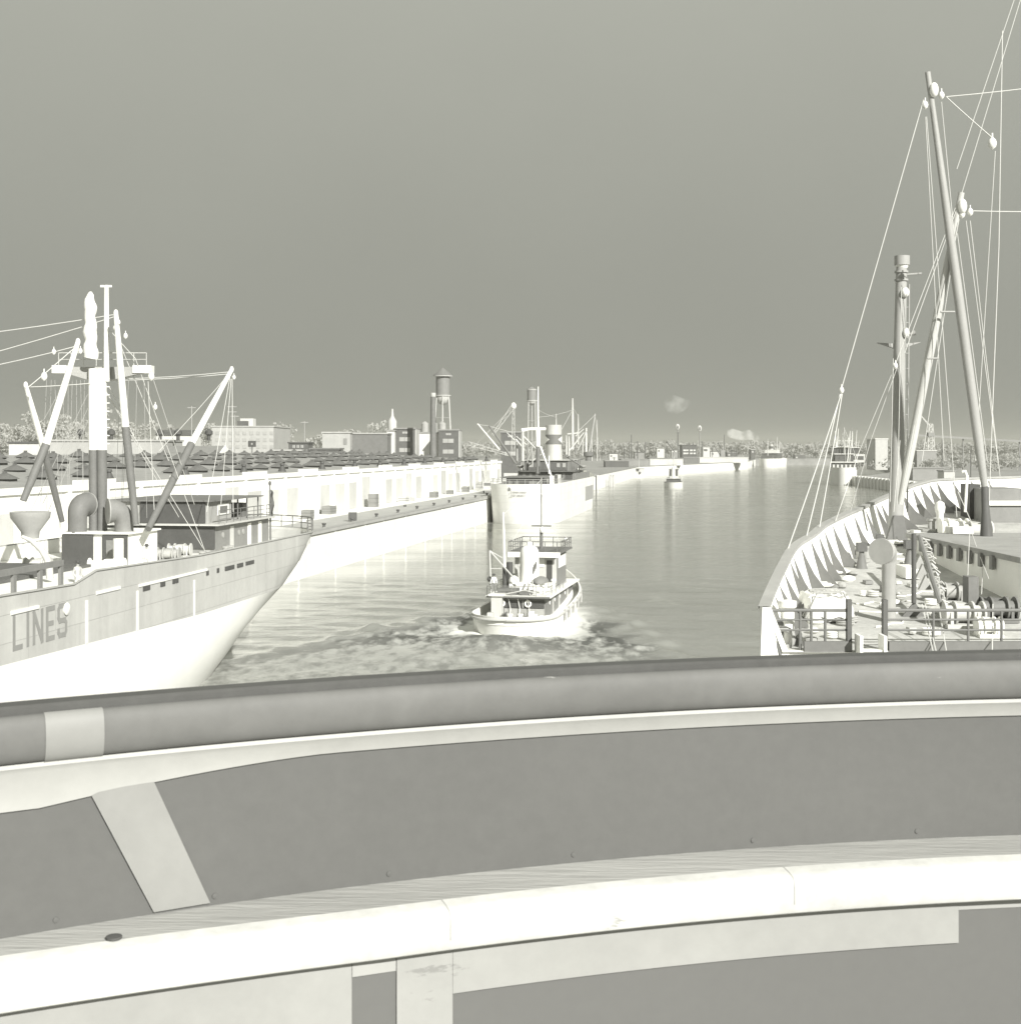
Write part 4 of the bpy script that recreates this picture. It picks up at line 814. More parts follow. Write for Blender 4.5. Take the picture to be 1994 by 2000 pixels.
def quay_truck():
    p = G(952, 964, 5.6); t = thing('flatbed_truck', (p.x, p.y, 5.6), 'small pale truck parked on the wharf beside the freighter stern', 'truck'); x, y = p.x, p.y
    part('cab', 'pale', t, lambda m: m.box(x - 1.0, x + 1.0, y, y + 1.8, 6.3, 8.3)); part('windscreen', 'middark', t, lambda m: m.box(x - .8, x + .8, y - .04, y + .0, 7.4, 8.05)); part('bed', 'light', t, lambda m: m.box(x - 1.1, x + 1.1, y + 1.9, y + 6.5, 6.5, 7.0)); part('bumper', 'light', t, lambda m: m.box(x - 1.05, x + 1.05, y - .18, y - .05, 6.2, 6.45))
    for sx in (-1, 1):
        for yy in (.6, 5.2): part('wheel', 'darker', t, lambda m: m.cyl((x + sx * .75, y + yy, 6.05), (x + sx * 1.02, y + yy, 6.05), .46, n=14))
        part('headlight', 'white', t, lambda m: m.lathe([(.14, 0), (.12, .05), (0, .06)], (x + sx * .7, y - .01, 6.75), 10, (0, -1, 0)))
    q = G(917, 949, 5.6)
    t2 = thing('pipe_stand', (q.x, q.y, 5.6), 'pair of dark bent pipe frames standing on the wharf', 'stand')
    for dx in (-5, 0): part('pipe_frame', 'middark', t2, lambda m: m.tube([(q.x + dx, q.y, 9.9), (q.x + dx + 2.4, q.y, 10.1), (q.x + dx + 2.2, q.y, 8.3), (q.x + dx + 2.6, q.y, 5.6)], .14, 6))
quay_truck()

# ---------------------------------------------------------------- the tug
def make_tug():
    T = TUG; t = thing('harbour_tug', T(13, 0, 0), 'white harbour tug with tall funnel and deckhouses steaming away mid channel', 'tug', 'ships in the channel')
    fb = lambda name, mat, s0, s1, b0, b1, z0, z1, par=None: part(name, mat, par or t, lambda m: m.fbox(T, s0, s1, b0, b1, z0, z1), False)
    stern = lambda z: (np.interp(z, [-.8, .2, 1.0, 1.6], [.9, .45, .15, 0]), np.interp(z, [-.8, 1.6], [5.4, 4.6])); bow = lambda z: (np.interp(z, [-.8, .2, 1.6], [24.6, 25.6, 27.2]), 13)
    R = hull_rings(T, 27, lambda z: 3.55 + .04 * z, [-.8, .2, .7, 1.2, 1.6], stern, bow, 34, sp=2.4, bp_=2.0)
    for k, ring in enumerate(R):
        for p in ring:
            s = (p - T.o).dot(T.u)
            if k >= 2: p.z += 1.7 * max(0, (s - 9) / 18) ** 1.5 * (k - 1) / 3
    MB().loft(R, True).build('hull', 'whitewear', t)
    top = R[-1]; inn = offset_ring(top, T, .12, 0); ft = offset_ring(top, T, .16, 0)
    for a, b, c in zip(top, inn, ft): b.z = a.z; c.z = a.z - .75
    MB().loft([top, inn, ft], True).build('bulwark', 'whitewear', t)
    n = len(ft); m = MB(); m.add(ft, [(i, i + 1, n - i - 1, n - i) for i in range(1, n // 2 - 1)] + [(0, 1, n - 1)]); m.build('deck', 'whitewear', t, False)
    MB().tube([p + Vector((0, 0, -.28)) + (p - T(13, 0, p.z)).normalized() * .05 for p in top] + [top[0] + Vector((0, 0, -.28))], .11, 6).build('rubbing_strake', 'pale', t)
    # deckhouse with dark after windows under the overhang
    fb('deckhouse', 'mid', 5.6, 20.5, -2.2, 2.2, .8, 2.62); fb('house_curve', 'mid', 20.5, 21.6, -1.5, 1.5, .8, 2.62)
    w = fb('after_window_band', 'darker', 5.46, 5.595, -1.3, 2.08, 1.72, 2.32); fb('glazing_bar', 'light', 5.40, 5.455, .28, .36, 1.72, 2.32, w)
    fb('after_lower_panel', 'light', 5.48, 5.59, -1.3, 2.1, .85, 1.66); fb('after_locker', 'pale', 4.7, 5.7, -2.25, -1.35, .8, 2.75); fb('locker_top', 'white', 4.5, 5.9, -2.45, -1.2, 2.76, 2.9)
    part('life_ring', 'white', t, lambda m: m.tube([T(5.36, .75 + .24 * math.cos(a), 2.08 + .24 * math.sin(a)) for a in [math.tau * i / 14 for i in range(15)]], .08, 6)); part('life_ring', 'white', t, lambda m: m.tube([T(5.36, -1.5 + .26 * math.cos(a), 2.1 + .26 * math.sin(a)) for a in [math.tau * i / 14 for i in range(15)]], .08, 6))
    for s_ in (7.6, 10.2, 13, 15.8): part('side_window', 'white', t, lambda m: m.lathe([(.17, 0), (.17, .05), (0, .051)], T(s_, 2.2, 1.95), 12, T.r))
    for s_ in (9, 12.2, 17): fb('side_door', 'pale', s_, s_ + .55, 2.201, 2.25, .95, 2.4)
    fb('boat_deck', 'white', 4.9, 21.2, -2.75, 2.75, 2.62, 2.76); fb('deck_edge', 'middark', 4.86, 4.9, -2.7, 2.7, 2.60, 2.74)
    rail(t, [T(5.0, -2.65, 2.76), T(5.0, 2.65, 2.76), T(9, 2.65, 2.76), T(14, 2.65, 2.76)], .85, 2.2, 2, .032, 'mid'); rail(t, [T(5.0, -2.65, 2.76), T(12, -2.65, 2.76)], .85, 2.2, 2, .032, 'middark')
    fb('skylight', 'middark', 5.6, 7.2, -1.9, -.3, 2.76, 3.25); fb('skylight', 'middark', 5.6, 7.0, .0, .9, 2.76, 3.1)
    # wheelhouse
    fb('wheelhouse', 'mid', 13.2, 18.4, -1.9, 1.9, 2.76, 5.75); fb('wheelhouse_back', 'pale', 13.06, 13.195, -1.88, 1.88, 2.78, 5.7)
    fb('wheelhouse_roof', 'middark', 12.3, 19.2, -2.35, 2.35, 5.75, 5.9); fb('roof_fascia', 'white', 12.18, 12.295, -2.35, 2.35, 5.42, 5.88)
    for s_ in (14.0, 15.1, 16.2, 17.3): fb('wheelhouse_window', 'white', s_, s_ + .62, 1.9, 1.96, 4.35, 5.45)
    fb('wheelhouse_door', 'darker', 13.02, 13.06, 1.0, 1.5, 3.2, 5.1); fb('wheelhouse_window', 'white', 13.0, 13.06, .15, .8, 4.5, 5.3); fb('wheelhouse_window', 'white', 13.0, 13.06, -1.5, -.7, 4.5, 5.3)
    rail(t, [T(12.4, -2.3, 5.9), T(12.4, 2.3, 5.9), T(19.1, 2.3, 5.9), T(19.1, -2.3, 5.9), T(12.4, -2.3, 5.9)], .95, 1.15, 2, .045, 'middark')
    part('searchlight', 'white', t, lambda m: m.lathe([(.1, -.25), (.22, -.1), (.24, .2), (0, .22)], T(17.6, 2.0, 6.6), 12, T.u))
    # funnel with rounded top, boat, pipes
    def oval(z, k): return [T(9.8 + 1.05 * k * math.cos(a), .05 + .82 * k * math.sin(a), z) for a in [math.tau * i / 24 for i in range(24)]]
    fu = MB().loft([oval(2.76, 1.05), oval(4.2, 1.02), oval(5.7, 1.0), oval(6.15, .96), oval(6.45, .8), oval(6.6, .5), oval(6.62, .02)], True).build('funnel', 'white', t)
    for k in range(3): part('funnel_louvre', 'middark', fu, lambda m: m.cyl(T(8.9, .55 + .1 * k, 4.3 + .2 * k), T(8.86, .62 + .1 * k, 4.9 + .2 * k), .07, n=6))
    part('exhaust_pipe', 'white', fu, lambda m: m.cyl(T(10.0, .0, 6.5), T(10.0, 0, 6.95), .25, n=12))
    part('steam_pipe', 'darker', t, lambda m: m.cyl(T(9.3, -1.6, 2.76), T(9.3, -1.6, 5.2), .3, n=12)); part('capstan_cover', 'white', t, lambda m: m.ell(T(8.2, -1.0, 3.6), .5, .5, .6)); fb('engine_casing', 'white', 7.6, 12.0, -1.3, 1.3, 2.76, 3.5)
    m = MB(); m.loft([[T(7.4 + 3.2 * u, 1.15 + w * math.cos(a), 3.55 + w * .75 * max(0, math.sin(a))) for a in [math.pi * k / 8 for k in range(9)]] for u, w in ((0, .04), (.12, .42), (.35, .66), (.65, .66), (.88, .42), (1, .04))], True); m.build('upturned_boat', 'mid', t)
    # masts
    part('mast', 'middark', t, lambda m: m.tube([T(16.6, -.1, 5.9), T(16.6, -.1, 7.7)], [.17, .15], 10)); part('topmast', 'light', t, lambda m: m.tube([T(16.6, -.1, 7.7), T(16.6, -.1, 12.4)], [.10, .06], 8)); fb('mast_yard', 'middark', 16.5, 16.7, -1.0, .8, 7.9, 8.02); part('mast_lamp', 'white', t, lambda m: m.ell(T(16.4, 0, 7.6), .24, .24, .34))
    part('after_mast', 'white', t, lambda m: m.tube([T(7.8, -1.75, 4.9), T(7.8, -1.8, 7.5), T(7.8, -1.85, 9.6)], [.15, .13, .06], 10)); part('after_mast_foot', 'darker', t, lambda m: m.cyl(T(7.8, -1.75, 2.76), T(7.8, -1.75, 4.9), .17, n=10))
    part('towing_frame', 'pale', t, lambda m: (m.tube([T(6.8, -2.7, 2.8), T(7.6, -3.6 + .6, 6.3)], .07, 6), m.tube([T(7.6, -3.0, 6.3), T(7.2, -.4, 3.6)], .07, 6), m.tube([T(7.6, -3.0, 6.3), T(7.8, -1.8, 5.6)], .05, 6), m.tube([T(7.3, -2.85, 4.8), T(7.3, -1.9, 4.8)], .05, 6)))
    wires(t, [(T(16.6, -.1, 11), T(13, -2.2, 6.6)), (T(16.6, -.1, 11), T(13, 2.2, 6.6)), (T(16.6, -.1, 8.4), T(18.8, 2.2, 6.6)), (T(7.8, -1.85, 9.4), T(16.6, -.1, 12.2))], .022)
    part('companion_ladder', 'pale', t, lambda m: (m.cyl(T(5.5, .9, 2.8), T(7.5, .3, 3.9), .06), m.cyl(T(5.5, 1.3, 2.8), T(7.5, .7, 3.9), .06)))
    bitts(t, T(2.6, .2, .85), .2, .75, .9, 'white', (1, 0)); bitts(t, T(3.6, 2.2, .85), .13, .5, .6, 'white'); part('towing_hook', 'dark', t, lambda m: m.tube([T(4.6, -.9, 1.4), T(3.9, -.9, 1.35), T(3.6, -.7, 1.2), T(3.8, -.5, 1.3)], .1, 6)); part('rope_heap', 'tarp', t, lambda m: m.ell(T(2.2, -1.6, .95), .8, .9, .35)); part('rope_heap', 'mid', t, lambda m: m.ell(T(4.4, -.9, 1.0), .5, .5, .5))
    for i, u in enumerate((.1, .25, .4, .55, .7)):                      # rope fenders over the side
        s_ = 5 + 17 * u; j = min(range(n // 2), key=lambda k: abs((top[k] - T.o).dot(T.u) - s_)); p = top[j]
        part('rope_fender', 'light', t, lambda m: m.tube([p + Vector((.06, 0, -.05)), p + Vector((.14, 0, -.5)), p + Vector((.1, 0, -1.0))], .12, 7))
    for s_, b_, w_2, h_, mt in ((2.0, 1.2, .5, .5, 'white'), (3.0, -.3, .4, .4, 'pale'), (3.3, 1.4, .45, .6, 'white'), (1.4, -.4, .35, .35, 'light'), (2.9, -2.2, .5, .7, 'pale'), (4.4, 1.0, .4, .7, 'white'), (4.7, .2, .35, .5, 'mid')): fb('deck_gear', mt, s_, s_ + w_2, b_, b_ + w_2, .85, .85 + h_)
    for s_, b_, r_, h_, mt in ((8.4, -2.1, .18, 1.0, 'white'), (11.4, 1.9, .16, .9, 'white'), (12.2, -1.8, .2, 1.2, 'pale'), (6.6, 1.9, .15, .8, 'white'), (10.9, -2.2, .14, 1.3, 'mid')): part('small_ventilator', mt, t, lambda m: m.lathe([(r_, 0), (r_, h_ * .8), (r_ * 1.7, h_ * .85), (r_ * 1.5, h_), (0, h_ * 1.08)], T(s_, b_, 2.76), 10))
    for b_ in (-.9, -.1, .7): part('hanging_line', 'white', t, lambda m: m.tube([T(5.3, b_, 2.5), T(5.25, b_ + .2, 1.6), T(5.2, b_ + .1, .95)], .03, 5))
    part('awning_rib', 'pale', t, lambda m: m.tube([T(5.0, -1.3, 2.85), T(5.0, .5, 3.25), T(5.0, 2.4, 2.85)], .05, 6)); part('hose_reel', 'white', t, lambda m: m.cyl(T(12.6, -1.2, 3.3), T(12.6, -.5, 3.3), .35, n=12))
    part('anchor_light', 'dark', t, lambda m: m.ell(T(6.4, -2.75, 4.0), .22, .22, .26))
make_tug()

person('person', TUG(6.0, -2.3, 2.78), -1.4, 'person in pale clothes at the after rail of the white tug', ('mid', 'white', 'light'), .2)
# ---------------------------------------------------------------- the foredeck at the right
RS_TOP = [(1487, 1189, 28), (1501, 1155, 29.5), (1521, 1113, 31.5), (1546, 1070, 34), (1583, 1045, 36), (1608, 1025, 38), (1648, 1005, 41), (1693, 986, 44), (1732, 969, 46.5), (1775, 950, 49), (1803, 942, 50.6), (1823, 938, 51.6), (1890, 935, 53.2), (1950, 933, 54)]
def make_right_ship():
    t = thing('cargo_ship', (19.5, 10, 0), 'cargo ship foredeck at right with tall derrick, ribbed bulwark and king post', 'ship', 'ships in the channel')
    raw = [P(*q) for q in RS_TOP]; pts = []
    for i in range(len(raw) - 1):                                       # smooth and resample
        p0, p1, p2, p3 = raw[max(i - 1, 0)], raw[i], raw[i + 1], raw[min(i + 2, len(raw) - 1)]
        for k in range(4):
            f = k / 4; pts.append(.5 * ((2 * p1) + (p2 - p0) * f + (2 * p0 - 5 * p1 + 4 * p2 - p3) * f * f + (3 * p1 - p0 - 3 * p2 + p3) * f ** 3))
    pts.append(raw[-1]); AX = 20.2
    left = pts + [Vector((AX, 54.3, 14.86))]
    zdeck = lambda y: 11.88 + (y - 28) * .0755
    mir = lambda p: Vector((2 * AX - p.x, p.y, p.z))
    ring_top = left + [mir(p) for p in pts[::-1]]
    N_ = [None] * len(ring_top); ctr = Vector((AX, 34, 0))
    def inset(d, zf):
        out = []; n = len(ring_top)
        for i, p in enumerate(ring_top):
            a = ring_top[max(i - 1, 0)]; b = ring_top[min(i + 1, n - 1)]; tt = b - a; nn = Vector((tt.y, -tt.x, 0)).normalized()
            out.append(Vector((p.x + nn.x * d, p.y + nn.y * d, zf(p))))
        return out
    # hull shell down to the water, then the length of ship behind the break
    fl = lambda k: [Vector((p.x + (AX - p.x) * k * max(0, (p.y - 28) / 26), p.y - 4.0 * k * max(0, (p.y - 28) / 26), p.z)) for p in ring_top]
    def lev(k, z): return [Vector((p.x, p.y, z)) for p in fl(k)]
    MB().loft([ring_top, lev(.05, 12.0), lev(.14, 9), lev(.24, 5), lev(.3, 2), lev(.33, -1.5)]).build('bow_plating', 'pale', t)
    part('bulwark_end', 'whitewear', t, lambda m: m.prism([(4.99, 27.94, 10.3), (5.08, 27.94, 12.78), (5.26, 27.94, 12.78), (5.62, 27.94, 11.86), (5.75, 27.94, 10.3)], (0, .09, 0)), False)
    part('hull', 'pale', t, lambda m: m.box(5.0, 2 * AX - 5.0, -70, 27.95, -1.5, 10.4), False)
    part('bridge_house', 'pale', t, lambda m: m.box(-3.5, 2 * AX + 3.5, -12, 1.75, 10.41, 14.2), False)
    foot = inset(.42, lambda p: zdeck(p.y)); inner = inset(.10, lambda p: p.z)
    MB().loft([inner, inset(.22, lambda p: (p.z + zdeck(p.y)) / 2 + .1), foot]).build('bulwark', 'white', t)
    MB().loft([inset(-.07, lambda p: p.z - .04), inset(-.07, lambda p: p.z + .05), inset(.16, lambda p: p.z + .05), inset(.16, lambda p: p.z - .02)]).build('bulwark_cap', 'light', t)
    m = MB(); n = len(foot); m.add(foot, [(i, i + 1, n - 2 - i, n - 1 - i) for i in range(n // 2 - 1)] + [(n // 2 - 1, n // 2, n - 1 - n // 2)]); m.build('foredeck', 'fdeck', t, False)
    part('break_bulkhead', 'white', t, lambda m: m.box(5.15, 2 * AX - 5.15, 27.96, 28.1, 10.4, 11.9), False)
    # triangular bulwark brackets
    acc = 0; L_ = 0; last = None
    for i in range(1, len(left) - 1):
        p = ring_top[i]; q = ring_top[i - 1]; acc += (p - q).length
        if acc > .80 + .2 * math.sin(i * 2.7):
            acc = 0; a = inner[i]; f = foot[i]; nn = (f - a); nn.z = 0; nn.normalize(); big = (.30 if p.y < 46 else .62) * random.uniform(.75, 1.25)
            e = (f + nn * big); e.z = f.z + .01; tw = Vector((-nn.y, nn.x, 0)) * .02
            part('bulwark_bracket', 'middark', t, lambda m: m.prism([a + Vector((0, 0, -.04)) - tw, a.lerp(f, .5) - tw, f + Vector((0, 0, .01)) - tw, e - tw, e + Vector((0, 0, .07)) - tw, a.lerp(e, .62).lerp(a.lerp(f, .62), .30) + Vector((0, 0, .02)) - tw, a.lerp(e, .3).lerp(a.lerp(f, .3), .45) - tw], tw * 2), False)
    # rail at the break
    Yb = 28.05; z0 = zdeck(28); gx = lambda px: (px - CX) * Yb / FPX
    for x0, x1 in ((1501, 1658), (1726, 2140)):
        for zz, r in ((12.71, .034), (12.52, .022), (12.31, .022)): part('hand_rail', 'middark', t, lambda m: m.cyl((gx(x0), Yb, zz), (gx(x1), Yb, zz), r, n=8))
    for x in (1562, 1584, 1611, 1822, 1890, 1955, 2020): part('stanchion', 'middark', t, lambda m: m.cyl((gx(x), Yb, z0), (gx(x), Yb, 12.71), .028, n=8))
    for x in (1657, 1727): part('gate_post', 'dark', t, lambda m: m.box(gx(x) - .045, gx(x) + .045, Yb - .08, Yb + .08, 11.5, 12.93), False)
    for x0, x1 in ((1568, 1661), (1733, 2140)): part('break_coaming', 'middark', t, lambda m: m.box(gx(x0), gx(x1), Yb - .12, Yb - .02, 11.88, 12.09), False)
    part('rail_brace', 'middark', t, lambda m: m.cyl((gx(1498), Yb - .03, 12.70), (gx(1522), Yb - .1, 11.8), .035))
    lad = MB()
    for x in (1670, 1716): lad.box(gx(x) - .03, gx(x) + .03, 27.55, 28.0, 11.0, 12.25)
    for k in range(5): lad.box(gx(1672), gx(1714), 27.6, 27.8, 11.05 + k * .22, 11.09 + k * .22)
    lad.build('ladder', 'white', t, False)
    part('fairlead_post', 'white', t, lambda m: m.lathe([(.14, 0), (.14, .75), (.19, .8), (.19, .92), (0, .95)], (gx(1548), 28.6, 11.92), 14)); part('panama_fairlead', 'light', t, lambda m: m.tube([(gx(1535) + .2 * math.cos(a), 28.35, 12.1 + .2 * math.sin(a)) for a in [math.tau * i / 14 for i in range(15)]], .06, 8))
    # canvas covered gear inside the port bulwark
    c = P(1613, 1150, 31.2); zc = zdeck(31.2); m = MB(); random.seed(9); rows = []
    for i in range(15):
        u = i / 14; rows.append([Vector((c.x - .52 + 1.04 * u + .02 * math.sin(j * 2.1), 30.7 + 1.35 * j / 10, zc + .38 + .22 * math.sin(math.pi * j / 10) ** .5 * (1 + .18 * math.sin(i * 2.3 + j * .8)) + .03 * math.sin(i * 5.1 + j * 2) - (.25 if i in (0, 14) else 0) - (.28 if j in (0, 10) else 0))) for j in range(11)])
    m.loft(rows).build('canvas_cover', 'tarp', t); part('gear_crate', 'light', t, lambda m: m.box(c.x - .48, c.x + .48, 30.8, 31.95, zc, zc + .38), False)
    for k in range(4): part('rope_lashing', 'light', t, lambda m: m.tube([(c.x - .56, 30.75 + .3 * k, zc + .1), (c.x - .3, 30.8 + .3 * k, zc + .64), (c.x + .3, 30.85 + .3 * k, zc + .66), (c.x + .56, 30.8 + .3 * k, zc + .1)], .018, 5))
    # rope flaked down near the bulwark
    for (x, y, Y, R_, nn_) in ((1708, 1028, 43.2, .9, 9), (1606, 1098, 35.5, .35, 4), (1632, 1080, 37.5, .3, 4)):
        q = P(x, y, Y); q.z = zdeck(Y) + .02; m = MB()
        for k in range(nn_): rr = R_ * (1 - .75 * k / nn_); m.tube([q + Vector((rr * 1.2 * math.cos(a), rr * math.sin(a), .035 + .03 * (k % 3))) for a in [math.tau * i / 18 for i in range(19)]], .035, 5)
        m.build('coiled_rope', 'white', t)
    # ventilators
    cowl(t, Vector((P(1735, 0, 31).x, 31, zdeck(31))), .155, 1.32, (-.64, -.77), .28, 'light', 'pale')
    for x, y, Y in ((1682, 1080, 38.3), (1775, 1075, 38.8), (1718, 1052, 41)):
        q = Vector((P(x, 0, Y).x, Y, zdeck(Y))); k = 1.0 if Y < 40 else .8
        v = part('mushroom_ventilator', 'middark', t, lambda m: m.lathe([(.17 * k, 0), (.15 * k, .05), (.075 * k, .42 * k), (.075 * k, .5 * k)], q, 14)); part('vent_head', 'dark', v, lambda m: m.box(q.x - .13 * k, q.x + .13 * k, Y - .13 * k, Y + .13 * k, q.z + .48 * k, q.z + .72 * k), False)
    Yv = 45.5; q = Vector((P(1835, 0, Yv).x, Yv, zdeck(Yv)))
    part('capped_ventilator', 'white', t, lambda m: m.lathe([(.12, 0), (.115, .62), (.15, .7), (.17, .86), (.13, 1.0), (.04, 1.06), (0, 1.07)], q, 16))
    # king post
    Yk = 43.0; b0 = P(1748, 1045, Yk); b0.z = zdeck(Yk); b1 = P(1760, 520, Yk)
    kp = part('king_post', 'postgrey', t, lambda m: m.tube([b0, b0.lerp(b1, .5), b1], [.235, .20, .165], 18)); part('post_cap', 'postgrey', kp, lambda m: m.cyl(P(1761, 518, Yk), P(1761, 500, Yk), .235, n=16)); part('cap_collar', 'white', kp, lambda m: m.lathe([(.16, 0), (.23, .14), (.23, .16), (.1, .17)], P(1761, 524, Yk), 16))
    for y in (531, 547): part('post_band', 'light', kp, lambda m: m.lathe([(.17, -.03), (.21, -.03), (.21, .03), (.17, .03)], P(1759.6, y, Yk), 16))
    part('lookout_step', 'light', kp, lambda m: (m.prism([P(1714, 669, Yk), P(1746, 671, Yk), P(1746, 680, Yk)], (0, .2, 0)), m.prism([P(1769, 671, Yk), P(1799, 668, Yk), P(1769, 678, Yk)], (0, .2, 0))), False)
    part('mast_ladder', 'light', kp, lambda m: (m.tube([P(1775, 555, Yk), P(1771, 1000, Yk)], .022, 6), [m.cyl(P(1768, y, Yk), P(1774, y, Yk), .015, n=5) for y in range(570, 1000, 30)])); part('floodlight', 'white', kp, lambda m: m.ell(P(1767, 571, Yk - .2), .13, .13, .16)); part('floodlight', 'white', kp, lambda m: m.ell(P(1769, 650, Yk - .2), .1, .1, .16)); part('loudhailer', 'light', kp, lambda m: m.lathe([(.03, 0), (.09, .18), (0, .19)], P(1775, 653, Yk), 10, (1, 0, .3)))
    part('post_yard', 'light', kp, lambda m: m.cyl(P(1760, 537, Yk), P(1799, 534, Yk), .03, n=6))
    part('post_gusset', 'middark', t, lambda m: m.prism([(b0.x - .42, Yk - .4, b0.z), (b0.x + .3, Yk - .4, b0.z), (b0.x + .16, Yk - .4, b0.z + .9), (b0.x - .14, Yk - .4, b0.z + .9)], (0, .2, 0)), False)
    # derrick booms
    Yd = 40.5
    def boom(a, c, r0, r1, mat):
        A, C = P(*a), P(*c); o = part('derrick_boom', mat, t, lambda m: m.tube([A, A.lerp(C, .12), A.lerp(C, .5), A.lerp(C, .9), C], [r0 * .7, r0, r0, r1 * 1.05, r1], 14)); part('boom_head_fitting', 'white', o, lambda m: m.ell(A.lerp(C, .955) + Vector((.08, -.1, 0)), .13, .13, .22)); return o
    boom((1922, 950, Yd), (1811, 141, Yd), .142, .08, 'postgrey'); boom((1757, 985, 41.5), (1877, 376, 40.5), .13, .09, 'pale')
    part('boom_crossbar', 'light', t, lambda m: m.cyl(P(1836, 609, Yd), P(1864, 609, Yd), .03)); part('boom_crossbar', 'light', t, lambda m: m.cyl(P(1810, 700, Yd), P(1832, 700, Yd), .03)); part('gooseneck', 'dark', t, lambda m: m.tube([P(1922, 950, Yd), P(1924, 1000, Yd), P(1926, 1060, Yd)], [.1, .12, .2], 10))
    for x, y, s_ in ((1806, 205, .17), (1838, 186, .16), (1822, 172, .13), (1937, 280, .24), (1878, 418, .17), (1894, 414, .16), (1643, 762, .14), (1748, 714, .13)): block_tackle(t, P(x, y, Yd), s_ * .74)
    w = lambda a, b, Ya=Yd, Yb2=Yd: (P(*a, Ya), P(*b, Yb2))
    wires(t, [w((1803, 195), (1644, 755)), w((1642, 770), (1537, 1076), Yd, 33.6), w((1644, 770), (1600, 1030), Yd, 37), w((1640, 770), (1574, 1050), Yd, 35.5), w((1847, 189), (2080, 163)), w((1848, 190), (1938, 270)), w((1900, 412), (2080, 413)), w((1957, 60), (1950, 480)), w((1950, 480), (1930, 1000))], .015)
    wires(t, [w((1807, 228), (1843, 900)), w((1809, 228), (1868, 1010)), w((1838, 199), (1905, 900)), w((1943, 295), (1905, 900)), w((1886, 431), (1948, 900)), w((1894, 431), (1952, 930)), w((1869, 456), (1927, 900)), w((1865, 406), (1749, 708)), w((1867, 410), (1766, 690)), w((1747, 716), (1678, 880), Yd, 41), w((1678, 880), (1631, 1018), 41, 38.6), w((1752, 716), (1700, 860), Yd, 41), w((1700, 860), (1660, 1000), 41, 41.5), w((1877, 390), (1800, 900)), w((1760, 560), (1752, 985)), w((1744, 700), (1738, 980)), w((1868, 330), (2010, -90)), w((1878, 376), (2010, -60))], .0105, 'wire')
    wires(t, [w((1757, 860), (1745, 1000)), w((1785, 830), (1757, 985)), w((1795, 800), (1760, 980)), w((1870, 960), (1905, 1040)), w((1895, 1035), (1930, 1130), 38, 33), w((1893, 1030), (1888, 1150), 38, 32), w((1920, 1060), (1916, 1160), 38, 32), w((1800, 1180), (1822, 1275), 29, 27.6), w((1806, 1180), (1828, 1275), 29, 27.6), w((1832, 1180), (1848, 1275), 29, 27.6), w((1938, 1180), (1937, 1270), 29, 27.6)], .011, 'wire')
    # hatch, winches, frames
    hx0, hx1 = P(1797, 0, 40).x, 2 * AX - P(1797, 0, 40).x; zh = 13.28
    part('hatch_coaming', 'white', t, lambda m: m.box(hx0 + .2, hx1, 32.6, 42.0, 12.2, zh), False); part('hatch_tarpaulin', 'canvas', t, lambda m: m.box(hx0 + .15, hx1, 32.55, 42.05, zh, zh + .14), False)
    for k in range(9): part('hatch_cleat', 'mid', t, lambda m: m.box(hx0 + .08, hx0 + .149, 34.3 + k * .85, 34.5 + k * .85, zh - .3, zh + .05), False)
    part('hatch_batten', 'white', t, lambda m: m.box(hx0 + 1.4, hx0 + 2.1, 41.7, 42.2, zh + .14, zh + .34), False)
    part('vertical_post', 'dark', t, lambda m: m.cyl(P(1784, 1178, 31.5), P(1784, 1042, 31.5), .055, n=10)); pf = P(1784, 1180, 31.5); pf.z = zdeck(31.5)
    part('post_foot', 'middark', t, lambda m: m.prism([pf + Vector((-.28, 0, 0)), pf + Vector((.26, 0, 0)), pf + Vector((.02, 0, .36))], (0, .05, 0)), False)
    a, b = P(1795, 1048, 36), P(1836, 1180, 30.5)
    part('rope_wrapped_spar', 'mid', t, lambda m: m.tube([a, a.lerp(b, .5), b], .06, 8)); random.seed(4)
    for k in range(26):
        q = a.lerp(b, (k + .5) / 26); part('rope_tail', 'pale', t, lambda m: m.tube([q, q + Vector((random.uniform(.05, .16), -.05, random.uniform(-.02, .1))), q + Vector((random.uniform(.1, .24), -.05, random.uniform(-.12, .02)))], .02, 5))
    for k, (x, y, Y) in enumerate(((1795, 1100, 33.6), (1800, 1118, 32.8), (1806, 1140, 32.0))): q = P(x, y, Y); part('deck_chock', 'light', t, lambda m: m.prism([q + Vector((-.14, 0, -.14)), q + Vector((.16, 0, -.14)), q + Vector((.02, 0, .2))], (0, .12, 0)), False)
    for x, Y, mt, ww, kk in ((1856, 33.2, 'light', 1.3, .5), (1880, 30.4, 'pale', 1.5, .56), (1948, 31, 'middark', 1.4, .55), (1862, 44.5, 'white', 1.4, .6), (1906, 43.8, 'pale', 1.5, .6), (1930, 29.4, 'white', 1.2, .42)):
        winch(t, Vector((P(x, 0, Y).x, Y, zdeck(Y))), mt, ww, kk)
    part('winch_guard', 'middark', t, lambda m: m.box(P(1885, 0, 31.2).x, P(1905, 0, 31.2).x, 31, 31.4, zdeck(31), zdeck(31) + 1.0), False)
    part('deck_locker', 'darker', t, lambda m: m.box(P(1893, 0, 49).x, P(1914, 0, 49).x, 49, 50, zdeck(49), zdeck(49) + 1.25), False); part('deck_locker', 'mid', t, lambda m: m.box(P(1920, 0, 48).x, P(1999, 0, 48).x, 48, 50, zdeck(48), zdeck(48) + 1.2), False); part('locker_stripe', 'white', t, lambda m: m.box(P(1920, 0, 48).x, P(1999, 0, 48).x, 47.9, 47.99, zdeck(48) + .62, zdeck(48) + .78), False)
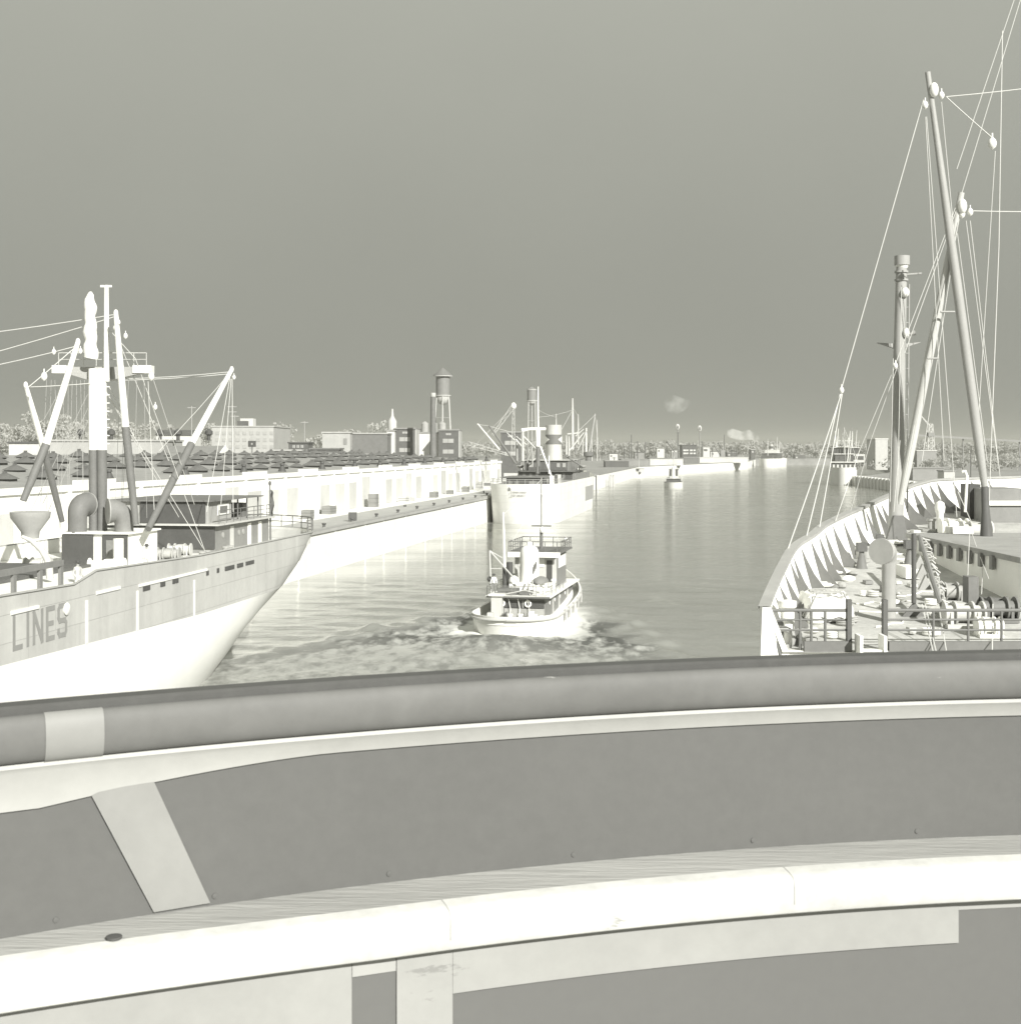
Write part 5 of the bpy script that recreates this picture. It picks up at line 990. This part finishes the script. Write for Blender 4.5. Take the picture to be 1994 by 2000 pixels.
    part('goose_vent', 'white', t, lambda m: m.tube([P(1884, 1000, 47), P(1888, 930, 47), P(1884, 920, 47), P(1878, 922, 47)], .05, 8))
    random.seed(31)
    for k in range(46):                                              # blocks, shackles and short coils left about the deck
        Y = random.uniform(29, 46); x = random.uniform(1590 if Y < 36 else 1690, 1900 if Y < 33 else 1790); q = Vector((P(x, 0, Y).x, Y, zdeck(Y) + .02)); r = random.uniform(.04, .13); mt = random.choice(['white', 'white', 'pale', 'mid', 'light'])
        if k % 3 == 0: part('short_coil', mt, t, lambda m: [m.tube([q + Vector((r * 1.5 * math.cos(a), r * 1.5 * math.sin(a), .03 + .045 * c_)) for a in [math.tau * i_ / 12 for i_ in range(13)]], .024, 5) for c_ in range(3)])
        elif k % 3 == 1: part('deck_gear', mt, t, lambda m: m.hexa([q + Vector((r * a_, r * b_ * 1.6, 0)) for a_, b_ in ((-1, -1), (1, -.8), (.9, 1), (-1.1, .9))] + [q + Vector((r * a_ * .9, r * b_ * 1.5, r * .8)) for a_, b_ in ((-1, -1), (1, -.8), (.9, 1), (-1.1, .9))]), False)
        else: part('loose_block', mt, t, lambda m: m.lathe([(0, 0), (r * .7, r * .2), (r * .8, r * .5), (r * .4, r * .9), (0, r)], q, 8))
    for k in range(9):                                               # rope ends straggling across the planks
        Y = random.uniform(29.5, 41); x = random.uniform(1640, 1740) if Y < 36 else random.uniform(1690, 1740); q = Vector((P(x, 0, Y).x, Y, 0)); pts_ = []
        for j in range(7): q = q + Vector((random.uniform(.02, .4), random.uniform(-.25, .35), 0)); pts_.append(Vector((q.x, q.y, zdeck(q.y) + .03)))
        part('rope_end', 'white', t, lambda m: m.tube(pts_, .022, 5))
    for k in range(12):                                              # gear stowed at the foot of the port bulwark
        j = 3 + k * 2; f = foot[j]; part('bulwark_gear', random.choice(['white', 'tarp', 'light']), t, lambda m: m.ell(f + Vector((.45, -.15, .06)), random.uniform(.07, .2), random.uniform(.07, .2), random.uniform(.05, .1), 8, 5))
    for x, Y in ((1648, 39.6), (1560, 32), (1790, 46)): bitts(t, Vector((P(x, 0, Y).x + .55, Y, zdeck(Y))), .12, .42, .55, 'light', (.6, 1))
    part('deck_box', 'whitewear', t, lambda m: m.box(P(1756, 0, 37).x, P(1782, 0, 37).x, 36.4, 37.4, zdeck(37), zdeck(37) + .3), False)
paint('fdeck', .46, var=.20, scale=.9, rough=.85, bump=.25)
make_right_ship()

# ---------------------------------------------------------------- the parapet we look over
def make_parapet():
    t = thing('bridge_parapet', (0, 2.15, 14.4), 'curved steel parapet with rounded grey cap rail and wooden ledge across the foreground', 'parapet')
    pc = np.polyfit([44, 300, 730, 1003, 1350, 1950], [1375, 1351, 1317, 1306, 1293, 1270], 2)
    def base(x): y = np.polyval(pc, x); Y = .35 * FPX / (y - HY); return Vector(((x - CX) * Y / FPX, Y, CAMZ))
    def nrm(x): a, b = base(x - 5), base(x + 5); d = (b - a).normalized(); return Vector((d.y, -d.x, 0))
    def sweep(prof, x0, x1, name, mat, n=60, taper=None, closed=True):
        rings = []
        for i in range(n + 1):
            x = x0 + (x1 - x0) * i / n; p = base(x); q = nrm(x); pr = prof(x) if callable(prof) else prof
            rings.append([p + q * d + Vector((0, 0, z)) for d, z in pr])
        m = MB(); k = len(rings[0]); m.loft(rings, closed); m.add(rings[0], [tuple(range(k))]); m.add(rings[-1], [tuple(range(k))]); return m.build(name, mat, t)
    A, B = -260, 2260
    sweep([(0, -.36), (0, -.70), (-.02, -.70), (-.02, -.36)], A, B, 'panel', 'panel')
    wl = lambda x: 1 - .30 * max(0, min(1.3, (700 - x) / 700)) ** 1.2
    sweep(lambda x: [(d - .13 + .13 * wl(x), z) for d, z in ((.115, -.70), (.115, -1.6), (.08, -1.6), (.08, -.70))], A, B, 'lower_panel', 'lowpanel')
    sweep([(.006, -.352), (.010, -.356), (.010, -.366), (-.03, -.366), (-.03, -.352)], A, B, 'cap_lip', 'lip')
    capp = [(-.02, -.364), (.012, -.3645)] + [(.012 + .016 * math.sin(a) ** .8, -.397 + .0325 * math.cos(a)) for a in [math.pi * k / 14 for k in range(1, 14)]] + [(.010, -.430), (-.02, -.43)]
    sweep(capp, A, B, 'cap_rail', 'cap')
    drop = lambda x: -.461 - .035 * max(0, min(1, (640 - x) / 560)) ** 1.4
    sweep(lambda x: [(0, -.429), (.016, -.4305), (.017, -.436), (.011, -.444), (.004, drop(x)), (0, drop(x) - .001)], A, B, 'cap_shadow_strip', 'cap_shadow')  # shadow below the cap, shaped as a pale strip
    shadow_patch = [(.0125 + .0175 * max(0, math.sin(a)) ** .8, -.397 + .034 * math.cos(a)) for a in [math.pi * k / 14 for k in range(0, 15)]]
    sweep(shadow_patch, 82, 196, 'cap_shadow_patch', 'brace', 14)  # shadow crossing the cap, added as a pale raised patch
    # ledge of weathered teak with a pale nosing
    w_ = lambda x: 1 - .30 * max(0, min(1.3, (700 - x) / 700)) ** 1.2
    sweep(lambda x: [(-.01, -.668), (.1005 - .13 + .13 * w_(x), -.6712), (.1005 - .13 + .13 * w_(x), -.69), (-.01, -.69)], A, B, 'ledge_board', 'teak')
    sweep(lambda x: [(d - .13 + .13 * w_(x), z) for d, z in ((.100, -.6705), (.122, -.6725), (.136, -.676), (.1415, -.681), (.1430, -.688), (.1430, -.724), (.1405, -.731), (.134, -.7345), (.115, -.735), (.100, -.735))], A, B, 'ledge_nosing', 'steelwhite')
    part('ledge_bolt', 'darker', t, lambda m: m.lathe([(.011, 0), (.011, .003), (0, .0035)], base(202) + nrm(202) * .07 + Vector((0, 0, -.6695)), 14))
    for x in (823, 1480): sweep(lambda x_: [(d - .13 + .13 * w_(x_), z - .0004) for d, z in ((.101, -.6698), (.122, -.6718), (.1364, -.6754), (.1421, -.6806), (.1436, -.688), (.1436, -.716), (.140, -.72), (.1, -.7))], x, x + 2.2, 'ledge_scarf_joint', 'light', 2)
    for x in (110, 420, 760, 1120, 1470, 1790): part('panel_rivet', 'panel', t, lambda m: m.lathe([(.0045, 0), (.004, .0015), (0, .002)], base(x) + Vector((0, 0, -.655)), 10, nrm(x)))
    # a post's diagonal shadow, added as a thin pale slab
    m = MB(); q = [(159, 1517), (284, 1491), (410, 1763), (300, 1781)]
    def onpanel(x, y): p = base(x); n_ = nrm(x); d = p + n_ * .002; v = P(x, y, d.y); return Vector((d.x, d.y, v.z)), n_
    a = [onpanel(*k) for k in q]; m.hexa([p for p, n_ in a] + [p + n_ * .002 for p, n_ in a]); m.build('diagonal_shadow', 'brace', t, False)  # 'brace' material is the tone of the post's cast shadow
    # shade under the ledge, put on the wall as pale strips
    pl = lambda x0, x1, z0, z1, nm='ledge_shadow': sweep(lambda x: [(d - .13 + .13 * wl(x), z) for d, z in ((.1155, z0), (.1185, z0), (.1185, z1), (.1155, z1))], x0, x1, nm, 'ledge_shadow_tone', 24)
    pl(A, 645, -.735, -1.2); pl(731, 838, -.735, -1.2); pl(838.6, 1808, -.735, -.805); sweep([(.1152, -.735), (.117, -.735), (.117, -.76), (.1152, -.76)], 646, 730, 'ledge_shadow', 'light', 6); sweep([(.1155, -.735), (.117, -.735), (.117, -.752), (.1155, -.752)], 1809, B, 'ledge_shadow', 'light', 10)
    part('bridge_deck', 'light', t, lambda m: m.box(-2.6, 3.2, -3, 1.6, 14.25, 14.4), False)
make_parapet()

# ---------------------------------------------------------------- far end of the channel
block('quay_shed', 'long pale quay shed on the far left wharf beyond the freighter bow', 1269, 1334, 896, 850, 22, 'farpale', 'farmid')
block('quay_shed', 'grey low quay shed left of the long pale quay shed', 1214, 1268, 898, 842, 22, 'farmid', 'farmid')
block('quay_shed', 'small dark roofed quay shed nearest the freighter bow', 1182, 1228, 901, 770, 14, 'fardark', 'farmid')
block('quay_shed', 'farthest pale quay shed beside the steaming ship', 1366, 1461, 894, 1005, 22, 'farpale', 'farpale')
block('quay_shed', 'dark grey quay shed between two pale ones on the far wharf', 1335, 1365, 894, 960, 20, 'middark', 'farmid')
block('grain_house', 'dark striped building with pale balconies behind the far quay sheds', 1332, 1360, 870, 1040, 16, 'fardark', 'fardark', win=[(1334, 1345, 878, 881), (1347, 1358, 878, 881), (1334, 1345, 884, 887), (1347, 1358, 884, 887)])
block('pump_house', 'small pale house with dark window right of the striped building', 1373, 1386, 874, 1060, 12, 'farpale', 'farpale', win=[(1374, 1381, 877, 881)], winmat='fardark')
block('tall_shed', 'tall pale shed on the right bank behind the king post', 1709, 1733, 858, 820, 20, 'pale', 'white', zb=3.0)
block('loading_shed', 'wide pale roofed shed on the right bank between derrick and wires', 1790, 1828, 881, 800, 16, 'farmid', 'farpale', zb=3.0)
block('bank_house', 'low pale house on the right bank above the bulwark', 1843, 1864, 921, 520, 8, 'pale', 'farmid', zb=3.0)
block('bank_house', 'low grey shed on the right bank near the tall pole', 1782, 1843, 915, 560, 8, 'farmid', 'farmid', zb=3.0)
def far_quay():
    t = thing('far_wharf', (100, 830, 0), 'pale concrete wharf face along the far left bank', 'wharf')
    seg = [QUAY(505, 0, 0), QUAY(741, 0, 0), Vector((179.5, 1053.5, 0)), Vector((226.5, 1284, 0))]
    for k in range(3):
        a, b = seg[k], seg[k + 1]; d = (b - a).normalized(); r = Vector((d.y, -d.x, 0)) * .6
        part('wharf_face', 'white', t, lambda m: m.hexa([a, b, b + r, a + r] + [p + Vector((0, 0, 5.4)) for p in (a, b, b + r, a + r)]), False)
        part('wharf_kerb', 'farmid', t, lambda m: m.hexa([p + Vector((0, 0, 5.41)) for p in (a - r, b - r, b + r * 1.2, a + r * 1.2)] + [p + Vector((0, 0, 5.8)) for p in (a - r, b - r, b + r * 1.2, a + r * 1.2)]), False)
    t2 = thing('right_wharf', (160, 560, 0), 'pale ribbed wharf face on the right bank beside the bow on ship', 'wharf')
    a, b = Vector((147.6, 598, 0)), Vector((138.6, 430, 0)); d = (b - a).normalized(); r = Vector((d.y, -d.x, 0))
    part('wharf_face', 'whitewear', t2, lambda m: m.hexa([a, b, b - r * 3, a - r * 3] + [p + Vector((0, 0, 4.0)) for p in (a, b, b - r * 3, a - r * 3)]), False)
    for k in range(26): p = a.lerp(b, (k + .5) / 26); part('wharf_pile', 'whitewear', t2, lambda m: m.cyl(p + r * .3 + Vector((0, 0, -1)), p + r * .3 + Vector((0, 0, 4.3)), .35, n=8))
far_quay()
for k, (x, y, yb, lb) in enumerate(((1192, 927, 951, 'left white mooring pile cluster off the freighter bow'), (1197, 927, 950, 'right white mooring pile cluster off the freighter bow'))):
    p = G(x, yb); z = P(0, y, p.y).z; t = thing('mooring_dolphin', (p.x, p.y, 0), lb, 'piles')
    for j in range(5): a = math.tau * j / 5; part('pile', 'pale', t, lambda m: m.cyl((p.x + .6 * math.cos(a), p.y + .6 * math.sin(a), -1.5), (p.x + .3 * math.cos(a), p.y + .3 * math.sin(a), z - .2 * j), .28, n=8))
for k, (x, y, Y, lb) in enumerate(((1323, 828, 1250, 'left of two oval tanks on poles above the far wharf'), (1366, 831, 1250, 'right of two oval tanks on poles above the far wharf'))):
    c = P(x, y + 6, Y); t = thing('tank_on_pole', (c.x, Y, 5.3), lb, 'water tower'); part('tank', 'farpale', t, lambda m: m.ell(c, 1.9, 1.9, 2.9)); part('tank_face', 'fardark', t, lambda m: m.ell(c + Vector((0, -1.2, 0)), .9, .9, 1.7)); part('shaft', 'farmid', t, lambda m: m.cyl((c.x, Y, 5.3), c, .5, n=8))
random.seed(8)
spars = [(1233, 849, 900), (1219, 872, 890), (1229, 870, 890), (1260, 863, 900), (1324, 844, 930), (1391, 870, 1080), (1414, 849, 1060), (1428, 872, 1080), (1438, 872, 1080), (1300, 870, 960), (1345, 864, 1000), (1353, 864, 1010), (1371, 862, 1020), (1622, 871, 900), (1632, 876, 900), (1839, 858, 620), (1895, 880, 560), (1245, 862, 900)]
words = ['first', 'second', 'third', 'fourth', 'fifth', 'sixth', 'seventh', 'eighth', 'ninth', 'tenth', 'eleventh', 'twelfth', 'thirteenth', 'fourteenth', 'fifteenth', 'sixteenth', 'seventeenth', 'eighteenth']
for k, (x, y, Y) in enumerate(sorted(spars)): pole(x, y, Y, f'dark mast pole at the far docks, {words[k]} from the left', 0 if k % 3 else 1, 3.0, 'fardark', .30 if Y > 700 else .2, 1.4)
for k, (a, b, Y, lb) in enumerate((((1318, 884), (1303, 864), 930, 'dark slanting boom rising left on the far wharf'), ((1409, 893), (1394, 871), 1060, 'dark slanting boom beside the tall far mast'), ((1411, 880), (1402, 866), 1060, 'short dark boom leaning on the tall far mast'))):
    A, B = P(*a, Y), P(*b, Y); t = thing('crane_boom', A, lb, 'crane'); part('spar', 'fardark', t, lambda m: m.tube([A, B], [.35, .28], 6)); part('base', 'farmid', t, lambda m: m.box(A.x - 1.6, A.x + 1.6, Y - 1.6, Y + 1.6, 5.3, A.z + .4), False); part('head', 'fardark', t, lambda m: m.ell(B, .6, .6, .7))
random.seed(17)
far_words = ['near the oval tanks', 'behind the long pale quay shed', 'left of the smoking ship', 'behind the small dark shed', 'beyond the farthest quay shed', 'on the skyline right of the bend', 'below the two oval tanks', 'beside the pale pump house']
for k, (x0, x1, yt, Y, mt, rf) in enumerate(((1283, 1297, 876, 1000, 'farpale', 'farmid'), (1240, 1258, 884, 960, 'farmid', 'fardark'), (1420, 1440, 884, 1120, 'fardark', 'farmid'), (1190, 1206, 886, 900, 'farpale', 'fardark'), (1466, 1474, 878, 1260, 'fardark', 'farpale'), (1552, 1572, 889, 1400, 'fardark', 'farmid'), (1312, 1322, 880, 1010, 'farpale', 'farmid'), (1388, 1404, 882, 1090, 'farpale', 'fardark'))):
    block('dock_building', f'small {"dark" if mt == "fardark" else "pale" if mt == "farpale" else "grey"} dock building {far_words[k]}', x0, x1, yt, Y, 10, mt, rf, win=[(x0 + 2, x0 + 5, yt + 3, yt + 6)], winmat='fardark' if mt != 'fardark' else 'farpale')
def small_boat(x0, x1, yw, label, name, L, slope, mats, hts, back=False, cat='boat', B=None):
    p = G((x0 + x1) / 2, yw); w = (x1 - x0) * p.y / FPX / 2; Fm = Frame(p.x, p.y, slope); t = thing(name, p, label, cat)
    B_ = B or w; h = hts[0]
    st = lambda z: (1.2 - z * .4, L * .25); bo = lambda z: (L - 1.5 + z * .5, L * .42)
    if back: st, bo = (lambda z: (0 + (h - z) * .3, L * .16)), (lambda z: (L, L * .2))
    R = hull_rings(Fm, L, B_, [-.6, 0, h * .5, h], st, bo, 16); MB().loft(R, True).build('hull', mats[0], t)
    n = len(R[-1]); m = MB(); m.add([q - Vector((0, 0, .25)) for q in R[-1]], [(i, i + 1, n - i - 1, n - i) for i in range(1, n // 2 - 1)]); m.build('deck', mats[1], t, False)
    return t, Fm, B_, h
# the second tug, far ahead
t, Fm, B_, h = small_boat(1295, 1331, 953, 'small far tug seen from astern beyond the white tug', 'far_tug', 24, .16, ('whitewear', 'light'), (2.2,), cat='tug')
part('deckhouse', 'fardark', t, lambda m: m.fbox(Fm, 4, 18, -B_ * .72, B_ * .72, 2.0, 3.6), False); part('deckhouse_trim', 'pale', t, lambda m: m.fbox(Fm, 3.6, 18.4, -B_ * .8, B_ * .8, 3.6, 3.8), False); part('wheelhouse', 'farpale', t, lambda m: m.fbox(Fm, 11, 16, -B_ * .5, B_ * .5, 3.8, 7.4), False); part('wheelhouse_window', 'fardark', t, lambda m: m.fbox(Fm, 10.9, 11, -B_ * .45, -B_ * .12, 4.6, 7.0), False); part('wheelhouse_window', 'fardark', t, lambda m: m.fbox(Fm, 10.9, 11, B_ * .2, B_ * .45, 4.6, 7.0), False); part('wheelhouse_roof', 'farpale', t, lambda m: m.fbox(Fm, 10.4, 16.6, -B_ * .6, B_ * .6, 7.4, 7.65), False)
part('funnel', 'white', t, lambda m: m.cyl(Fm(8, 0, 3.8), Fm(8, 0, 8.2), .75, .7, 14)); part('mast', 'pale', t, lambda m: m.tube([Fm(13, 0, 7.6), Fm(13, 0, 12.5)], [.22, .1], 8)); part('mast_yard', 'pale', t, lambda m: m.fbox(Fm, 12.9, 13.1, -2.6, 2.6, 9.6, 9.9), False)
# launch at the far left wharf
t, Fm, B_, h = small_boat(1226, 1248, 933, 'moored launch with dark windows at the far left wharf', 'moored_launch', 16, .5, ('whitewear', 'light'), (2.0,))
part('cabin', 'farpale', t, lambda m: m.fbox(Fm, 4, 11, -2, 2, 1.8, 5.0), False); part('cabin_window', 'darker', t, lambda m: m.fbox(Fm, 3.9, 4, -1.5, 1.5, 3.4, 4.6), False); part('canopy', 'white', t, lambda m: m.fbox(Fm, 3.4, 11.5, -2.4, 2.4, 5.0, 5.3), False); part('mast', 'pale', t, lambda m: m.cyl(Fm(8, 0, 5.3), Fm(8, 0, 10), .12)); part('fender_ball', 'dark', t, lambda m: m.ell(Fm(2, 2.8, 2.6), .7, .7, .7))
# steaming ship at the bend
t, Fm, B_, h = small_boat(1474, 1512, 912, 'far cargo ship with smoking funnel moored at the channel bend', 'cargo_ship', 80, .42, ('white', 'farpale'), (7.0,), cat='ship', B=8)
part('house', 'fardark', t, lambda m: m.fbox(Fm, 20, 40, -7, 6.5, 6.8, 11.5), False); part('house_deck', 'farpale', t, lambda m: m.fbox(Fm, 19, 41, -7.6, 7, 11.5, 12), False); part('bridge', 'farpale', t, lambda m: m.fbox(Fm, 24, 36, -5, 5, 12, 14.5), False); part('funnel', 'pale', t, lambda m: m.cyl(Fm(26, 0, 12), Fm(26, 0, 19.2), 1.7, 1.6, 14)); part('funnel_band', 'fardark', t, lambda m: m.cyl(Fm(26, 0, 15.5), Fm(26, 0, 17.5), 1.76, n=14)); part('poop_house', 'fardark', t, lambda m: m.fbox(Fm, 4, 12, -4, 5, 6.8, 9.5), False)
for s_, zt in ((12, 24), (50, 26), (60, 22)): part('mast', 'farpale', t, lambda m: m.cyl(Fm(s_, 0, 6.8), Fm(s_, 0, zt), .4, .2, 8))
t, Fm, B_, h = small_boat(1516, 1528, 908, 'small white round sterned barge beside the smoking far ship', 'barge', 14, .3, ('whitewear', 'pale'), (4.2,)); part('hut', 'farpale', t, lambda m: m.fbox(Fm, 4, 10, -1.6, 1.6, 4, 6.6), False)
# ship lying bow-on at the right bank
t, Fm, B_, h = small_boat(1628, 1668, 948, 'ship lying bow on at the right bank with pale bow and dark bridge', 'cargo_ship', 70, .22, ('white', 'farpale'), (7.6,), back=True, cat='ship', B=5.6)
part('bridge_front', 'fardark', t, lambda m: m.fbox(Fm, 8, 9, -5, 5.6, 6.6, 9.4), False); part('superstructure', 'farmid', t, lambda m: m.fbox(Fm, 9.01, 40, -5, 5.6, 7.2, 9.6), False); part('bridge_deck', 'farpale', t, lambda m: m.fbox(Fm, 7.4, 41, -5.5, 6.1, 9.6, 10.1), False); part('wheelhouse', 'fardark', t, lambda m: m.fbox(Fm, 11, 22, -3.6, 4.2, 10.1, 13.2), False); part('wheelhouse_roof', 'farpale', t, lambda m: m.fbox(Fm, 10.5, 22.5, -4, 4.6, 13.2, 13.6), False)
for k in range(6): part('bridge_window', 'farpale', t, lambda m: m.fbox(Fm, 7.85, 7.99, -4.6 + k * 1.75, -3.9 + k * 1.75, 7.4, 8.8), False)
part('funnel', 'farmid', t, lambda m: m.cyl(Fm(26, 0, 10), Fm(26, 0, 17.5), 1.6, n=14))
part('upper_bridge', 'fardark', t, lambda m: m.fbox(Fm, 14, 26, -4.2, 6.4, 13.6, 16.0), False); part('upper_roof', 'farpale', t, lambda m: m.fbox(Fm, 13.5, 26.5, -4.6, 6.8, 16.0, 16.3), False); part('after_house', 'farpale', t, lambda m: m.fbox(Fm, 28, 44, -5, 9.5, 9.6, 13.2), False); part('after_windows', 'fardark', t, lambda m: m.fbox(Fm, 27.8, 28, -4, 9, 10.8, 12.4), False)
random.seed(13)
for k in range(11):
    s_, b_ = random.uniform(4, 50), random.uniform(-4, 9); zt = random.uniform(17, 27); part('mast', random.choice(['farpale', 'white', 'farmid']), t, lambda m: m.cyl(Fm(s_, b_, 9.6), Fm(s_ + random.uniform(-4, 4), b_ + random.uniform(-2.5, 2.5), zt), .22, .12, 6))
for k in range(6): part('rigging_wire', 'farpale', t, lambda m: m.cyl(Fm(13, .3, 24.5), Fm(random.uniform(0, 40), random.uniform(-5, 9), 9.8), .07, n=5))
for s_, b_, zt, r in ((13, .3, 25, .3), (16, -2, 21, .2), (24, 3.0, 22, .2), (30, 0, 23, .25)): part('mast', 'farpale', t, lambda m: m.cyl(Fm(s_, b_, 10), Fm(s_, b_, zt), r, r * .5, 8))
for z in (16.5, 19): part('mast_yard', 'farpale', t, lambda m: m.fbox(Fm, 12.9, 13.1, -2.6, 3.2, z, z + .3), False)
# crane and conveyor bridge on the right bank
Yc = 900; a = P(1816, 875, Yc); t = thing('harbour_crane', (a.x, Yc, 3), 'faint lattice harbour crane on the right bank between the wires', 'crane')
m = MB(); ztop = P(0, 828, Yc).z
for sx, sy in ((-1, -1), (1, -1), (1, 1), (-1, 1)): m.cyl((a.x + sx * 3, Yc + sy * 3, 3), (a.x + sx * 1.2, Yc + sy * 1.2, ztop), .28, n=5)
for k in range(8):
    z0 = 3 + (ztop - 3) * k / 8; z1 = 3 + (ztop - 3) * (k + 1) / 8; w0 = 3 - 1.8 * k / 8; w1 = 3 - 1.8 * (k + 1) / 8
    m.cyl((a.x - w0, Yc - w0, z0), (a.x + w1, Yc - w1, z1), .18, n=4); m.cyl((a.x + w0, Yc - w0, z0), (a.x - w1, Yc - w1, z1), .18, n=4); m.cyl((a.x - w1, Yc - w1, z1), (a.x + w1, Yc - w1, z1), .15, n=4)
m.build('tower', 'farpale', t); part('jib', 'farpale', t, lambda m: (m.cyl(P(1816, 832, Yc), P(1798, 812, Yc), .3, n=5), m.cyl(P(1818, 838, Yc), P(1798, 813, Yc), .2, n=5))); part('cab', 'farmid', t, lambda m: m.box(a.x - 2, a.x + 2, Yc - 3, Yc + 2, P(0, 852, Yc).z, P(0, 845, Yc).z), False)
Yc = 980; t = thing('conveyor_bridge', (P(1800, 0, Yc).x, Yc, 3), 'long faint conveyor bridge running across the right skyline', 'bridge')
part('span', 'farmid', t, lambda m: m.hexa([P(1770, 851, Yc), P(2120, 871, Yc), P(2120, 871, Yc + 4), P(1770, 851, Yc + 4), P(1770, 847, Yc), P(2120, 867, Yc), P(2120, 867, Yc + 4), P(1770, 847, Yc + 4)]), False)
for x in (1772, 1880, 1990, 2100): q = P(x, 851 + (x - 1770) * .057, Yc + 2); part('trestle', 'farmid', t, lambda m: m.cyl((q.x, q.y, 3), q, .5, n=6))

# smoke: a thin trailing plume over the steaming ship and a faint drifting puff
def smoke(name, label, pts, dens, col_):
    xs = [p[0] for p, r in pts]; lo = Vector([min(p[i] - r for p, r in pts) for i in range(3)]); hi = Vector([max(p[i] + r for p, r in pts) for i in range(3)])
    m = MB()
    rings = [Vector(p) for p, r in pts]; m.tube(rings, [r for p, r in pts], 14); o = m.build(name, 'white'); o.data.materials.clear()
    mt = bpy.data.materials.new(name); mt.use_nodes = True; N = mt.node_tree.nodes; L = mt.node_tree.links; N.clear(); out = N.new('ShaderNodeOutputMaterial'); pv = N.new('ShaderNodeVolumePrincipled'); pv.inputs['Color'].default_value = (*col_, 1)
    tc = N.new('ShaderNodeTexCoord'); nz = N.new('ShaderNodeTexNoise'); nz.inputs['Scale'].default_value = .12; nz.inputs['Detail'].default_value = 4; L.new(tc.outputs['Object'], nz.inputs[0]); r = N.new('ShaderNodeMapRange'); r.inputs[1].default_value = .42; r.inputs[2].default_value = .68; r.inputs[3].default_value = 0; r.inputs[4].default_value = dens; L.new(nz.outputs['Fac'], r.inputs[0]); L.new(r.outputs[0], pv.inputs['Density']); pv.inputs['Anisotropy'].default_value = -.3; L.new(pv.outputs[0], out.inputs['Volume'])
    o.data.materials.append(mt); tag(o, label, 'smoke', kind='stuff')
Ys = 1170
smoke('smoke_plume', 'pale smoke trailing left from the funnel of the far ship', [(P(1482, 868, Ys), .8), (P(1480, 860, Ys), 2.2), (P(1472, 853, Ys), 3.6), (P(1462, 849, Ys), 4.4), (P(1450, 852, Ys), 3.8), (P(1440, 850, Ys), 4.2), (P(1428, 846, Ys), 4.4), (P(1420, 845, Ys), 2.5)], .16, (1, 1, .97))
smoke('smoke_puff', 'faint pale smoke puff hanging in the sky above the far docks', [(P(1290, 796, Ys), 2), (P(1303, 794, Ys), 6), (P(1318, 790, Ys), 8.5), (P(1333, 790, Ys), 6), (P(1348, 785, Ys), 2)], .035, (1, 1, .97))

# ---------------------------------------------------------------- haze over the harbour
def make_haze(density, c):
    m = MB(); m.box(-4600, 4600, -420, 6100, -3.0, 64.0); o = m.build('haze', 'white', None, False); o.data.materials.clear()
    mt = bpy.data.materials.new('haze'); mt.use_nodes = True; N = mt.node_tree.nodes; L = mt.node_tree.links; N.clear(); out = N.new('ShaderNodeOutputMaterial')
    pv = N.new('ShaderNodeVolumePrincipled'); pv.inputs['Color'].default_value = (*c, 1); pv.inputs['Density'].default_value = density; L.new(pv.outputs[0], out.inputs['Volume'])
    o.data.materials.append(mt); tag(o, 'thin pale haze hanging over the whole harbour', 'haze', kind='stuff')
make_haze(.00020, (.55, .55, .50))
